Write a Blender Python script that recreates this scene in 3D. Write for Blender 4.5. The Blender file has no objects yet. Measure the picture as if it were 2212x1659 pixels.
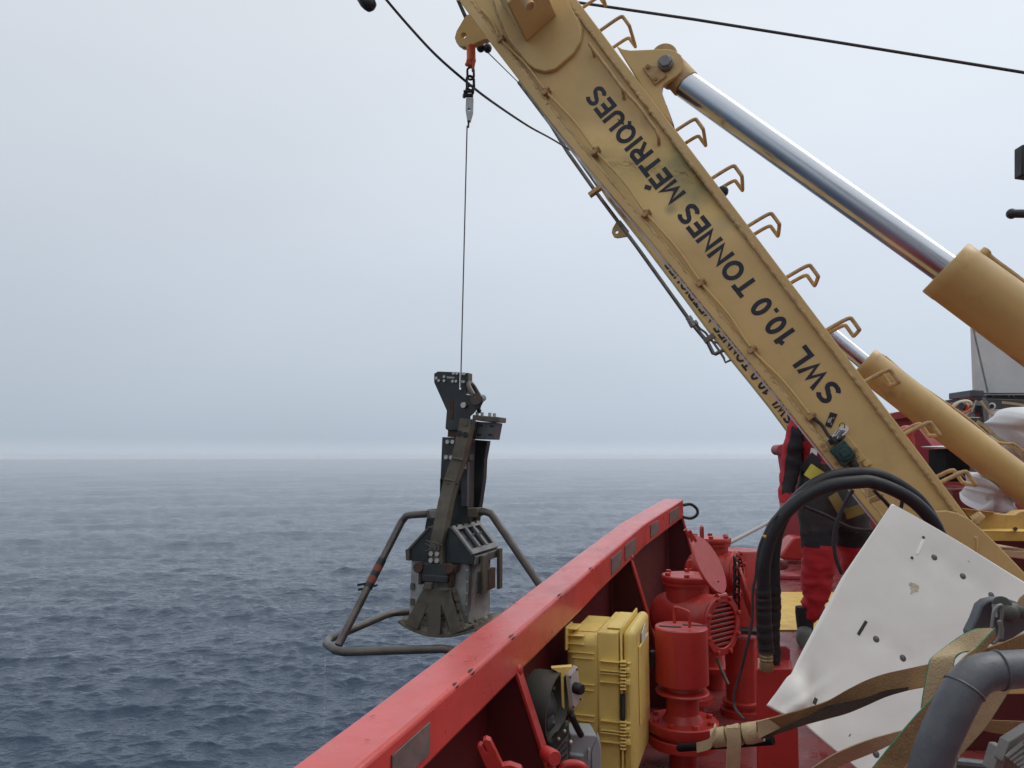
import bpy, bmesh, math, random
import numpy as np
from mathutils import Vector as V, Matrix, noise
random.seed(4)
PI = math.pi
sc = bpy.context.scene
C = sc.collection

# ------------------------------------------------------------------ camera
F = 1665.0                                   # focal length in units of a 2212 px wide survey frame
PITCH = math.atan((987 - 829.5) / F)
CAM = V((0, 0, 1.3))
cam = bpy.data.cameras.new('camera'); camo = bpy.data.objects.new('camera', cam); C.objects.link(camo)
camo.location = CAM; camo.rotation_euler = (PI/2 + PITCH, 0, 0)
cam.sensor_width = 36; cam.lens = 36 * F / 2212; cam.clip_start = 0.05; cam.clip_end = 9000
sc.camera = camo
RT = V((1, 0, 0)); FW = V((0, math.cos(PITCH), math.sin(PITCH))); UP = V((0, -math.sin(PITCH), math.cos(PITCH)))

# ------------------------------------------------------------------ light
SUN_EL, SUN_AZ = math.radians(52), math.radians(70)      # azimuth clockwise from +Y
w = bpy.data.worlds.new('World'); sc.world = w; w.use_nodes = True
nt = w.node_tree; nt.nodes.clear()
def N(t, **k):
    n = nt.nodes.new(t)
    for a, b in k.items(): setattr(n, a, b)
    return n
out = N('ShaderNodeOutputWorld'); bg = N('ShaderNodeBackground'); bg.inputs['Strength'].default_value = 0.1
sky = N('ShaderNodeTexSky'); sky.sky_type = 'NISHITA'; sky.sun_disc = False
sky.sun_elevation = SUN_EL; sky.sun_rotation = SUN_AZ; sky.dust_density = 4
tc = N('ShaderNodeTexCoord'); sep = N('ShaderNodeSeparateXYZ')
nt.links.new(tc.outputs['Generated'], sep.inputs[0])
nz = N('ShaderNodeTexNoise'); nz.inputs['Scale'].default_value = 1.6; nz.inputs['Detail'].default_value = 2
nt.links.new(tc.outputs['Generated'], nz.inputs['Vector'])
m1 = N('ShaderNodeMath', operation='MULTIPLY_ADD'); m1.inputs[1].default_value = 0.10; m1.inputs[2].default_value = -0.05
nt.links.new(nz.outputs[0], m1.inputs[0])
m2 = N('ShaderNodeMath', operation='MULTIPLY'); nt.links.new(m1.outputs[0], m2.inputs[0]); nt.links.new(sep.outputs[2], m2.inputs[1])
m3 = N('ShaderNodeMath', operation='ADD'); nt.links.new(sep.outputs[2], m3.inputs[0]); nt.links.new(m2.outputs[0], m3.inputs[1])
ramp = N('ShaderNodeValToRGB'); cr_ = ramp.color_ramp
nt.links.new(m3.outputs[0], ramp.inputs[0])
def s2l(c): return tuple((x/255/12.92 if x/255 <= .04045 else ((x/255+.055)/1.055)**2.4) for x in c)
stops = [(0.0, (194, 205, 218)), (0.008, (190, 201, 214)), (0.022, (178, 190, 204)), (0.06, (184, 195, 209)),
         (0.17, (196, 206, 218)), (0.34, (210, 218, 228)), (0.55, (219, 225, 232)), (1.0, (247, 248, 248))]
while len(cr_.elements) < len(stops): cr_.elements.new(0.5)
for e, (p, c) in zip(cr_.elements, stops):
    e.position = p; e.color = (*s2l(c), 1)
# the cloud is a little brighter and whiter on the side the sun stands on
dx = N('ShaderNodeMath', operation='MULTIPLY_ADD'); dx.inputs[1].default_value = 0.20; dx.inputs[2].default_value = 1.0
nt.links.new(sep.outputs[0], dx.inputs[0])
sc10 = N('ShaderNodeVectorMath', operation='SCALE'); nt.links.new(ramp.outputs[0], sc10.inputs[0])
dm = N('ShaderNodeMath', operation='MULTIPLY'); dm.inputs[1].default_value = 9.7; nt.links.new(dx.outputs[0], dm.inputs[0])
nz2 = N('ShaderNodeTexNoise'); nz2.inputs['Scale'].default_value = 2.3; nz2.inputs['Detail'].default_value = 4; nz2.inputs['Roughness'].default_value = .45
mpw = N('ShaderNodeMapping'); mpw.inputs['Scale'].default_value = (1, 1, 2.4); nt.links.new(tc.outputs['Generated'], mpw.inputs[0]); nt.links.new(mpw.outputs[0], nz2.inputs['Vector'])
vr = N('ShaderNodeMath', operation='MULTIPLY_ADD'); vr.inputs[1].default_value = .16; vr.inputs[2].default_value = .92; nt.links.new(nz2.outputs[0], vr.inputs[0])
dv = N('ShaderNodeMath', operation='MULTIPLY'); nt.links.new(dm.outputs[0], dv.inputs[0]); nt.links.new(vr.outputs[0], dv.inputs[1])
nt.links.new(dv.outputs[0], sc10.inputs['Scale'])
sk = N('ShaderNodeVectorMath', operation='SCALE'); sk.inputs['Scale'].default_value = 0.04; nt.links.new(sky.outputs[0], sk.inputs[0])
ad = N('ShaderNodeVectorMath', operation='ADD'); nt.links.new(sc10.outputs[0], ad.inputs[0]); nt.links.new(sk.outputs[0], ad.inputs[1])
nt.links.new(ad.outputs[0], bg.inputs['Color']); nt.links.new(bg.outputs[0], out.inputs[0])
sl = bpy.data.lights.new('sun', 'SUN'); sl.energy = 0.7; sl.angle = math.radians(35); sl.color = (1, .97, .92)
so = bpy.data.objects.new('sun', sl); C.objects.link(so)
sd = V((math.sin(SUN_AZ)*math.cos(SUN_EL), math.cos(SUN_AZ)*math.cos(SUN_EL), math.sin(SUN_EL)))
so.rotation_euler = sd.to_track_quat('Z', 'Y').to_euler()
sc.view_settings.view_transform = 'Standard'; sc.view_settings.look = 'None'
sc.view_settings.exposure = 0.12; sc.view_settings.gamma = 1
sc.cycles.volume_bounces = 3; sc.cycles.max_bounces = 10; sc.cycles.use_denoising = True

# ------------------------------------------------------------------ survey helpers
def R(x0, y0, s):                            # a close-up crop of the survey frame: corner and zoom
    k = 2212/4032
    return lambda x, y: ((x0 + x/s)*k, (y0 + y/s)*k)
R1 = R(1200, 1400, 1.327); R2 = R(1400, 0, 2.212); R3 = R(2100, 600, 2.212); R4 = R(2400, 0, 2.212)
R5 = R(3032, 800, 2.212); R6 = R(3032, 1500, 2.212); R7 = R(2900, 2274, 1.954); R8 = R(1900, 2274, 2.011)
Z1 = R(2450, 1950, 2.553); Z2 = R(2900, 1550, 2.37); Z3 = R(3500, 1250, 3.318); Z4 = R(3500, 1600, 3.318)
Z5 = R(2950, 1750, 1.951); Z6 = R(1550, 1400, 3.016); Z7 = R(1500, 1900, 2.371); Z8 = R(3400, 2300, 2.291)
Y1 = R(3200, 1600, 5.53); Y2 = R(2040, 2560, 3.575); Y4 = R(3700, 1480, 3.949); Y6 = R(3500, 1900, 3.318)
Y7 = R(2600, 1150, 3.318)
def D(x, y): return (x, y)
def ray(p): return RT*((p[0]-1106)/F) + UP*((829.5-p[1])/F) + FW
def P(p, d): return CAM + ray(p)*d
def OP(p, o, n):
    r = ray(p); return CAM + r*((o-CAM).dot(n)/r.dot(n))
def G(p, z): return OP(p, V((0, 0, z)), V((0, 0, 1)))
def px(q):
    v = q-CAM; f = v.dot(FW); return (1106+F*v.dot(RT)/f, 829.5-F*v.dot(UP)/f)

# ------------------------------------------------------------------ mesh helpers
def cr(pts, n=6):
    pts = [V(p) for p in pts]; o = []
    for i in range(len(pts)-1):
        a = pts[max(i-1, 0)]; b = pts[i]; c = pts[i+1]; d = pts[min(i+2, len(pts)-1)]
        for k in range(n):
            t = k/n
            o.append(.5*((2*b)+(c-a)*t+(2*a-5*b+4*c-d)*t*t+(3*b-a-3*c+d)*t**3))
    o.append(pts[-1]); return o
def frame(ax):
    ax = ax.normalized(); u = ax.cross(V((0, 0, 1)))
    if u.length < .02: u = V((1, 0, 0))
    u.normalize(); return ax, u, ax.cross(u).normalized()
class B:
    def __init__(s): s.v = []; s.f = []; s.m = []
    def add(s, vs, fs, mi=0):
        k = len(s.v); s.v += [V(q) for q in vs]; s.f += [[i+k for i in f] for f in fs]; s.m += [mi]*len(fs); return s
    def prism(s, pts, ext, mi=0):
        n = len(pts); ext = V(ext); vs = list(pts)+[V(p)+ext for p in pts]
        return s.add(vs, [list(range(n)), [2*n-1-i for i in range(n)]]+[[i, (i+1) % n, (i+1) % n+n, i+n] for i in range(n)], mi)
    def box(s, c, ax, ay, az, mi=0):          # half vectors
        c = V(c); ax, ay, az = V(ax), V(ay), V(az)
        return s.prism([c-ax-ay-az, c+ax-ay-az, c+ax+ay-az, c-ax+ay-az], az*2, mi)
    def tube(s, pts, r, seg=10, mi=0, cap=True, closed=False):
        pts = [V(p) for p in pts]; n = len(pts); rs = r if isinstance(r, (list, tuple)) else [r]*n
        vs = []; u = None
        for i, p in enumerate(pts):
            if closed: t = pts[(i+1) % n]-pts[i-1]
            else: t = pts[min(i+1, n-1)]-pts[max(i-1, 0)]
            t.normalize()
            if u is None: _, u, w_ = frame(t)
            u = (u-t*u.dot(t)).normalized(); w_ = t.cross(u)
            for k in range(seg):
                a = 2*PI*k/seg; vs.append(p+(u*math.cos(a)+w_*math.sin(a))*rs[i])
        fs = []
        for i in range(n if closed else n-1):
            j = (i+1) % n
            for k in range(seg): fs.append([i*seg+k, i*seg+(k+1) % seg, j*seg+(k+1) % seg, j*seg+k])
        if cap and not closed: fs += [list(range(seg))[::-1], [(n-1)*seg+k for k in range(seg)]]
        return s.add(vs, fs, mi)
    def lathe(s, c, ax, prof, seg=24, mi=0):
        ax, u, w_ = frame(V(ax)); vs = []; n = len(prof)
        for r, h in prof:
            for k in range(seg):
                a = 2*PI*k/seg; vs.append(V(c)+ax*h+(u*math.cos(a)+w_*math.sin(a))*max(r, 1e-5))
        fs = [[i*seg+k, i*seg+(k+1) % seg, (i+1)*seg+(k+1) % seg, (i+1)*seg+k] for i in range(n-1) for k in range(seg)]
        fs += [list(range(seg))[::-1], [(n-1)*seg+k for k in range(seg)]]
        return s.add(vs, fs, mi)
    def cyl(s, a, b, r, seg=16, r2=None, mi=0):
        a, b = V(a), V(b); return s.lathe(a, b-a, [(r, 0), (r if r2 is None else r2, (b-a).length)], seg, mi)
    def ball(s, c, r, seg=16, mi=0, sc3=(1, 1, 1)):
        b = B(); b.lathe((0, 0, 0), (0, 0, 1), [(r*math.sin(PI*i/10), -r*math.cos(PI*i/10)) for i in range(11)], seg)
        return s.add([V(c)+V((q.x*sc3[0], q.y*sc3[1], q.z*sc3[2])) for q in b.v], b.f, mi)
    def ribbon(s, ea, eb, t, mi=0):
        ea = [V(p) for p in ea]; eb = [V(p) for p in eb]; n = len(ea); vs = []
        for i in range(n):
            tt = (ea[min(i+1, n-1)]-ea[max(i-1, 0)]); nn = tt.cross(eb[i]-ea[i])
            nn = nn.normalized()*t*.5 if nn.length > 1e-9 else V((0, 0, t*.5))
            vs += [ea[i]+nn, eb[i]+nn, eb[i]-nn, ea[i]-nn]
        fs = [[i*4+k, i*4+(k+1) % 4, i*4+4+(k+1) % 4, i*4+4+k] for i in range(n-1) for k in range(4)]
        fs += [[3, 2, 1, 0], [4*n-4, 4*n-3, 4*n-2, 4*n-1]]
        return s.add(vs, fs, mi)
    def build(s, name, mat, parent=None, smooth=35, bevel=0, bseg=2, origin=None):
        me = bpy.data.meshes.new(name); bm = bmesh.new()
        o_ = origin
        if o_ is None:
            lo = V([min(q[i] for q in s.v) for i in range(3)]); hi = V([max(q[i] for q in s.v) for i in range(3)])
            o_ = (lo+hi)/2
            if parent is None: o_.z = lo.z
        bv = [bm.verts.new(q-o_) for q in s.v]
        for f, mi in zip(s.f, s.m):
            try: fc = bm.faces.new([bv[i] for i in f]); fc.material_index = mi
            except ValueError: pass
        bmesh.ops.remove_doubles(bm, verts=bm.verts, dist=1e-5)
        bmesh.ops.recalc_face_normals(bm, faces=bm.faces)
        bm.to_mesh(me); bm.free()
        for m in (mat if isinstance(mat, (list, tuple)) else [mat]): me.materials.append(m)
        if smooth:
            me.shade_smooth(); me.set_sharp_from_angle(angle=math.radians(smooth))
        o = bpy.data.objects.new(name, me); C.objects.link(o)
        if parent is not None: o.parent = parent
        o.location = o_-wl(parent)
        if bevel:
            b = o.modifiers.new('bevel', 'BEVEL'); b.width = bevel; b.segments = bseg; b.limit_method = 'ANGLE'
            b.angle_limit = math.radians(40); b.harden_normals = False
        return o
def wl(o):
    q = V((0, 0, 0))
    while o is not None: q = q+V(o.location); o = o.parent
    return q
def tag(o, label=None, cat=None, group=None, kind=None):
    if label: o['label'] = label
    if cat: o['category'] = cat
    if group: o['group'] = group
    if kind: o['kind'] = kind
    return o
def thing(name, label, cat, loc, group=None):
    o = bpy.data.objects.new(name, None); C.objects.link(o); o.location = V(loc); o.empty_display_size = .1
    return tag(o, label, cat, group)
def clone(o, parent, delta=V((0, 0, 0))):
    c = o.copy(); C.objects.link(c); c.parent = parent; c.location = V(o.location)+delta
    return c

# ------------------------------------------------------------------ materials
def mat(name, col, rough=.5, metal=0., var=.15, vs=4., bump=.15, bs=60., stain=0., scol=(.12, .05, .02), ss=6.,
        spec=.5, coat=0., rvar=.1, chip=0., ccol=(.02, .02, .02), cs=14., stretch=None):
    m = bpy.data.materials.new(name); m.use_nodes = True; t = m.node_tree; b = t.nodes['Principled BSDF']
    L = t.links.new
    def n(ty, **k):
        q = t.nodes.new(ty)
        for a, c in k.items(): setattr(q, a, c)
        return q
    co = n('ShaderNodeTexCoord').outputs['Object']
    if stretch:
        mp = n('ShaderNodeMapping'); mp.inputs['Scale'].default_value = stretch; L(co, mp.inputs[0]); co = mp.outputs[0]
    def noi(scale, det=5, rg=.6):
        q = n('ShaderNodeTexNoise'); q.inputs['Scale'].default_value = scale; q.inputs['Detail'].default_value = det
        q.inputs['Roughness'].default_value = rg; L(co, q.inputs['Vector']); return q.outputs[0]
    def rng(src, a, c, lo, hi):
        q = n('ShaderNodeMapRange'); q.inputs[1].default_value = a; q.inputs[2].default_value = c
        q.inputs[3].default_value = lo; q.inputs[4].default_value = hi; L(src, q.inputs[0]); return q.outputs[0]
    def mix(f, a, c):
        q = n('ShaderNodeMix', data_type='RGBA'); L(f, q.inputs[0])
        for s_, i in ((a, 6), (c, 7)):
            if isinstance(s_, tuple): q.inputs[i].default_value = (*s_[:3], 1)
            else: L(s_, q.inputs[i])
        return q.outputs[2]
    n1 = noi(vs)
    dk = tuple(x*(1-var) for x in col); lt = tuple(min(1, x*(1+var)) for x in col)
    c = mix(rng(n1, .3, .7, 0, 1), dk, lt)
    if stain: c = mix(rng(noi(ss, 7, .65), .62-stain*.3, .8, 0, .85), c, scol)
    if chip: c = mix(rng(noi(cs, 4, .5), .74-chip*.1, .76-chip*.1, 0, 1), c, ccol)
    L(c, b.inputs['Base Color'])
    b.inputs['Metallic'].default_value = metal; b.inputs['Specular IOR Level'].default_value = spec
    if coat: b.inputs['Coat Weight'].default_value = coat; b.inputs['Coat Roughness'].default_value = .2
    L(rng(noi(vs*2.3), .3, .7, max(.03, rough-rvar), min(1, rough+rvar)), b.inputs['Roughness'])
    if bump:
        bp = n('ShaderNodeBump'); bp.inputs['Strength'].default_value = bump; bp.inputs['Distance'].default_value = .004
        L(noi(bs, 4), bp.inputs['Height']); L(bp.outputs[0], b.inputs['Normal'])
    return m
M = {}
M['crane'] = mat('crane_paint', (.63, .435, .175), .5, var=.12, vs=2.2, bump=.35, bs=22, stain=.2, scol=(.34, .29, .15), ss=1.8, chip=.0)
M['crane_far'] = mat('crane_paint_far', (.60, .42, .17), .5, var=.1, vs=2.5, bump=.2, bs=30, stain=.1, scol=(.3, .2, .08))
M['crane_rust'] = mat('crane_paint_rusty', (.52, .34, .15), .6, var=.2, vs=9, bump=.5, bs=50, stain=.5, scol=(.16, .06, .03), ss=14)
M['rust'] = mat('rust', (.075, .040, .028), .85, var=.4, vs=20, bump=.8, bs=90)
M['weld'] = mat('weld_paint', (.58, .41, .19), .55, var=.25, vs=25, bump=1, bs=80, stain=.3, scol=(.28, .15, .06), ss=18)
M['pale'] = mat('pale_grey_edge', (.52, .50, .53), .55, var=.15, vs=12, bump=.3, stain=.25, scol=(.25, .2, .15), ss=9)
M['letter'] = mat('letter_paint', (.018, .022, .035), .6, var=.3, vs=14, bump=.3)
M['chrome'] = mat('chrome_rod', (.55, .57, .61), .23, 1, var=.06, vs=3, bump=.03, rvar=.05)
M['barrel'] = mat('cylinder_paint', (.60, .40, .145), .42, var=.1, vs=3, bump=.15, bs=35, stain=.2, scol=(.3, .17, .06), ss=7, coat=.15)
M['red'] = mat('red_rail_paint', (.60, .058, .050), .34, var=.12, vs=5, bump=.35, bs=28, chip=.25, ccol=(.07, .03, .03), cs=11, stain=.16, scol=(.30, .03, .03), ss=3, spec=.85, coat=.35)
M['redv'] = mat('red_valve_paint', (.43, .028, .022), .4, var=.12, vs=8, bump=.2, bs=45, stain=.3, scol=(.20, .022, .018), ss=7, coat=.2, chip=.1, ccol=(.09, .03, .02), cs=24)
M['redd'] = mat('red_bulwark_shaded_paint', (.095, .008, .010), .5, var=.2, vs=3, bump=.3, bs=20, stain=.3, scol=(.12, .015, .015), ss=4)  # red darkened: the shade inside the bulwark is put into the paint
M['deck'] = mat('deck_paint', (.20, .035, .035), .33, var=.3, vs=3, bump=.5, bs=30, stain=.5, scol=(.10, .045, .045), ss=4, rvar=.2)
M['deckfar'] = mat('red_far_bulwark_paint', (.33, .035, .045), .5, var=.15, vs=2, bump=.2, stain=.2, scol=(.16, .02, .03), ss=3)
M['dark'] = mat('dark_housing', (.020, .026, .028), .42, var=.35, vs=9, bump=.3, bs=40, stain=.4, scol=(.055, .05, .038), ss=8, spec=.5)
M['mudsteel'] = mat('muddy_steel', (.118, .100, .070), .55, var=.4, vs=8, bump=.4, bs=45, stain=.5, scol=(.03, .028, .026), ss=6)
M['pipe'] = mat('frame_tube', (.11, .098, .086), .38, .3, var=.35, vs=7, bump=.3, bs=50, stain=.4, scol=(.05, .038, .03), ss=9)
M['galv'] = mat('galvanised_box', (.42, .42, .41), .55, .2, var=.4, vs=6, bump=.3, bs=30, stain=.5, scol=(.10, .085, .075), ss=5)
M['galv2'] = mat('bare_steel_plate', (.23, .225, .22), .5, .35, var=.3, vs=9, bump=.3, stain=.4, scol=(.10, .08, .06), ss=8)
M['mud'] = mat('mud', (.15, .135, .105), .75, var=.45, vs=18, bump=1, bs=50, stain=.3, scol=(.03, .028, .022), ss=25)
M['bolt'] = mat('bolt_steel', (.48, .46, .42), .4, .8, var=.2, vs=30, bump=.1)
M['glass'] = mat('window_glass', (.010, .014, .024), .25, var=.1, bump=0, spec=.2)
M['wire'] = mat('steel_wire', (.16, .16, .17), .45, .6, var=.2, vs=40, bump=.6, bs=300)
M['cable'] = mat('cable_dark', (.035, .026, .032), .6, var=.2, vs=30, bump=.5, bs=200)
M['orange'] = mat('orange_paint', (.62, .11, .03), .5, var=.25, vs=30, bump=.2, stain=.35, scol=(.2, .05, .02), ss=30)
M['black'] = mat('black_rubber', (.013, .014, .018), .42, var=.35, vs=9, bump=.2, bs=80, spec=.45)
M['blackp'] = mat('black_plastic', (.012, .012, .014), .5, var=.2, bump=.1)
M['chain'] = mat('chain_steel', (.03, .03, .032), .5, .5, var=.3, vs=30, bump=.3)
M['steel'] = mat('clean_steel', (.42, .43, .44), .35, .8, var=.15, vs=20, bump=.1)
M['hydro'] = mat('hydraulic_pipe', (.15, .13, .115), .45, .5, var=.35, vs=14, bump=.3, stain=.4, scol=(.07, .05, .04), ss=20)
M['case'] = mat('yellow_case_plastic', (.86, .66, .20), .45, var=.08, vs=5, bump=.25, bs=160, stain=.12, scol=(.35, .2, .05), ss=7)
M['yellow'] = mat('yellow_deck_paint', (.68, .44, .09), .5, var=.2, vs=7, bump=.4, bs=40, stain=.35, scol=(.4, .3, .14), ss=4, chip=.1, ccol=(.15, .08, .04), cs=6)
M['board'] = mat('white_plastic_board', (.72, .70, .66), .42, var=.05, vs=5, bump=.12, bs=30, stain=.16, scol=(.60, .565, .52), ss=4, chip=.12, ccol=(.36, .33, .27), cs=18)
M['boardedge'] = mat('board_edge', (.86, .85, .80), .5, var=.05, bump=.1)
M['strap'] = mat('strap_webbing', (.47, .36, .21), .85, var=.18, vs=16, bump=.9, bs=240, stain=.35, scol=(.20, .13, .07), ss=9)
M['strapb'] = mat('strap_webbing_brown', (.25, .145, .06), .8, var=.25, vs=10, bump=.9, bs=220, stain=.4, scol=(.06, .03, .015), ss=6)
M['green'] = mat('strap_green_edge', (.03, .20, .10), .8, var=.2, bump=.5, bs=200)
M['greypipe'] = mat('grey_painted_pipe', (.085, .092, .105), .42, .1, var=.22, vs=9, bump=.35, bs=45, stain=.4, scol=(.14, .13, .12), ss=14)
M['grey'] = mat('light_grey_plastic', (.36, .38, .40), .5, var=.08, bump=.1)
M['greyw'] = mat('pale_box_plastic', (.62, .60, .57), .5, var=.06, bump=.1)
M['horn'] = mat('horn_paint', (.062, .066, .056), .5, var=.2, bump=.2)
M['white'] = mat('white_paint', (.62, .63, .62), .5, var=.06, vs=3, bump=.1, stain=.2, scol=(.45, .45, .44), ss=2.5)
M['bag'] = mat('white_plastic_sheet', (.68, .68, .71), .4, var=.06, vs=4, bump=.3, bs=25)
M['fabred'] = mat('red_fabric', (.46, .018, .028), .75, var=.2, vs=10, bump=.5, bs=30)
M['fabblk'] = mat('charcoal_fabric', (.016, .016, .021), .8, var=.3, vs=10, bump=.5, bs=30)
M['fabgry'] = mat('dark_grey_fabric', (.038, .036, .038), .8, var=.3, vs=10, bump=.5, bs=30)
M['hiviz'] = mat('yellow_webbing', (.55, .50, .07), .7, var=.15, bump=.3)
M['skin'] = mat('skin', (.42, .23, .16), .5, var=.08, bump=.05)
M['boot'] = mat('grey_boot', (.11, .12, .115), .6, var=.2, bump=.2)
M['greenbox'] = mat('green_switch_box', (.014, .050, .044), .5, var=.3, vs=20, bump=.2)
M['tagw'] = mat('white_tag', (.78, .78, .76), .5, var=.03, bump=0)
M['wood'] = mat('pale_timber', (.55, .38, .22), .7, var=.2, vs=9, bump=.3, stretch=(1, 9, 9))
M['tape'] = mat('faded_red_tape', (.20, .055, .035), .7, var=.3, vs=40)
M['scuff'] = mat('scuff_mark', (.22, .05, .05), .7, var=.3)
ZZ_ = V((0, 0, 1))
M['strapd'] = mat('shaded_webbing', (.045, .028, .016), .6, var=.3, vs=10, bump=.8, bs=220)  # webbing colour darkened to paint the shade under the strap's twist
M['matblack'] = mat('matt_black', (.012, .012, .014), .9, var=.2, spec=.1)
M['brass'] = mat('dull_brass', (.26, .19, .10), .4, .5, var=.3, vs=30)
M['patch'] = mat('dull_patch', (.17, .135, .125), .55, .1, var=.3, vs=20, stain=.3, scol=(.25, .05, .04), ss=30)
M['boltd'] = mat('dull_bolt', (.10, .092, .09), .3, .5, var=.3, vs=60, bump=.1)
M['mustard'] = mat('mustard_webbing', (.19, .13, .03), .8, var=.2)
M['spool'] = mat('pale_hose', (.62, .55, .42), .6, var=.1, bump=.1)
M['water_drop'] = mat('water_drop', (.75, .8, .85), .1, var=0, bump=0)

# ------------------------------------------------------------------ sea
SEA = -3.9
m = bpy.data.materials.new('sea_water'); m.use_nodes = True; t = m.node_tree; b = t.nodes['Principled BSDF']
b.inputs['Base Color'].default_value = (.024, .046, .082, 1); b.inputs['Roughness'].default_value = .06
b.inputs['IOR'].default_value = 1.34
tcn = t.nodes.new('ShaderNodeTexCoord'); prev = None
for scl, dist, st, aniso in ((1.6, .09, .6, (1, 1.8, 1)), (4.5, .07, .8, (1, 1.5, 1)), (12, .016, .5, (1, 1.3, 1))):
    mp = t.nodes.new('ShaderNodeMapping'); mp.inputs['Scale'].default_value = tuple(scl*a for a in aniso); mp.inputs['Rotation'].default_value = (0, 0, .25)
    nn = t.nodes.new('ShaderNodeTexNoise'); nn.inputs['Scale'].default_value = 1; nn.inputs['Detail'].default_value = 3; nn.inputs['Roughness'].default_value = .55
    t.links.new(tcn.outputs['Object'], mp.inputs[0]); t.links.new(mp.outputs[0], nn.inputs['Vector'])
    bp = t.nodes.new('ShaderNodeBump'); bp.inputs['Strength'].default_value = st; bp.inputs['Distance'].default_value = dist
    t.links.new(nn.outputs[0], bp.inputs['Height'])
    if prev: t.links.new(prev.outputs[0], bp.inputs['Normal'])
    prev = bp
t.links.new(prev.outputs[0], b.inputs['Normal']); M['sea'] = m
def make_sea():
    rng = np.random.default_rng(7)
    NR, NC = 720, 860; h = CAM.z-SEA
    yy = np.linspace(h/6.5, h/2400, NR); r = h/yy
    a = np.radians(np.linspace(-44, 44, NC))
    rr, aa = np.meshgrid(r, a, indexing='ij')
    X0 = rr*np.sin(aa); Y0 = rr*np.cos(aa); dr = np.abs(np.gradient(r))[:, None]*np.ones((1, NC))
    X = X0.copy(); Y = Y0.copy(); Z = np.full_like(X, 0.0)
    lam = np.concatenate([np.geomspace(.22, 3, 80), np.geomspace(3, 26, 30)])
    for l in lam:
        k = 2*PI/l; th = rng.normal(math.radians(-78), .62 if l < 4 else .35)
        slope = .066 if l < .7 else (.036 if l < 2 else (.026 if l < 5 else .013))
        am = slope/k; ph = rng.uniform(0, 2*PI)
        fade = np.clip((l/(.8*dr)-.6)*1.2, 0, 1)
        # patches of stronger and weaker chop
        pa = k*(X0*math.cos(th)+Y0*math.sin(th))+ph
        g = .8+.2*np.sin(pa*.137+rng.uniform(0, 6)+.05*k*(X0*math.sin(th)-Y0*math.cos(th)))
        ca = am*fade*g
        Z += ca*np.cos(pa)
        gf = np.clip((l/(2.5*dr)-1), 0, 1)
        X -= gf*ca*np.sin(pa)*math.cos(th); Y -= gf*ca*np.sin(pa)*math.sin(th)
    vs = np.stack([X, Y, Z], -1).reshape(-1, 3)
    i = np.arange(NR-1)[:, None]*NC+np.arange(NC-1)[None, :]
    q = np.stack([i, i+1, i+1+NC, i+NC], -1).reshape(-1, 4)
    # the rest of the ring, coarse, beside and behind the ship
    a2 = np.radians(np.linspace(44, 316, 40)); r2 = np.geomspace(6.5, 2400, 12)
    v2 = np.array([[p*math.sin(t_), p*math.cos(t_), 0] for p in r2 for t_ in a2]); o2 = len(vs)
    j = np.arange(11)[:, None]*40+np.arange(39)[None, :]
    q2 = np.stack([j, j+1, j+41, j+40], -1).reshape(-1, 4)+o2
    a3 = np.radians(np.linspace(0, 360, 36, endpoint=False)); v3 = np.array([[6.6*math.sin(t_), 6.6*math.cos(t_), -.15] for t_ in a3])
    v3 = np.vstack([v3, [[0, 0, -.15]]])
    o3 = o2+len(v2)
    vs = np.vstack([vs, v2, v3]); q = np.vstack([q, q2])
    tri = np.array([[o3+k_, o3+(k_+1) % 36, o3+36] for k_ in range(36)])
    me = bpy.data.meshes.new('sea'); nv = len(vs); nq = len(q); nt_ = len(tri)
    me.vertices.add(nv); me.vertices.foreach_set('co', vs.astype(np.float32).ravel())
    me.loops.add(nq*4+nt_*3); me.loops.foreach_set('vertex_index', np.concatenate([q[:, ::-1].ravel(), tri[:, ::-1].ravel()]).astype(np.int32))
    me.polygons.add(nq+nt_)
    me.polygons.foreach_set('loop_start', np.concatenate([np.arange(nq)*4, nq*4+np.arange(nt_)*3]).astype(np.int32))
    me.update(calc_edges=True); me.shade_smooth(); me.materials.append(M['sea'])
    n0 = me.polygons[0].normal
    if n0.z < 0: me.flip_normals()
    o = bpy.data.objects.new('sea', me); C.objects.link(o); o.location = (0, 0, SEA); tag(o, kind='structure')
make_sea()
# haze
hz = B(); hz.prism([(-2600, -2600, SEA-2), (2600, -2600, SEA-2), (2600, 2600, SEA-2), (-2600, 2600, SEA-2)], (0, 0, 11))
m = bpy.data.materials.new('haze'); m.use_nodes = True; t = m.node_tree; t.nodes.clear()
oo = t.nodes.new('ShaderNodeOutputMaterial'); pv = t.nodes.new('ShaderNodeVolumePrincipled')
pv.inputs['Color'].default_value = (.96, .98, 1, 1); pv.inputs['Density'].default_value = .00045; pv.inputs['Anisotropy'].default_value = .2
t.links.new(pv.outputs[0], oo.inputs['Volume'])
HAZE = True
if HAZE: tag(hz.build('haze', m, smooth=0), kind='stuff')

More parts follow.
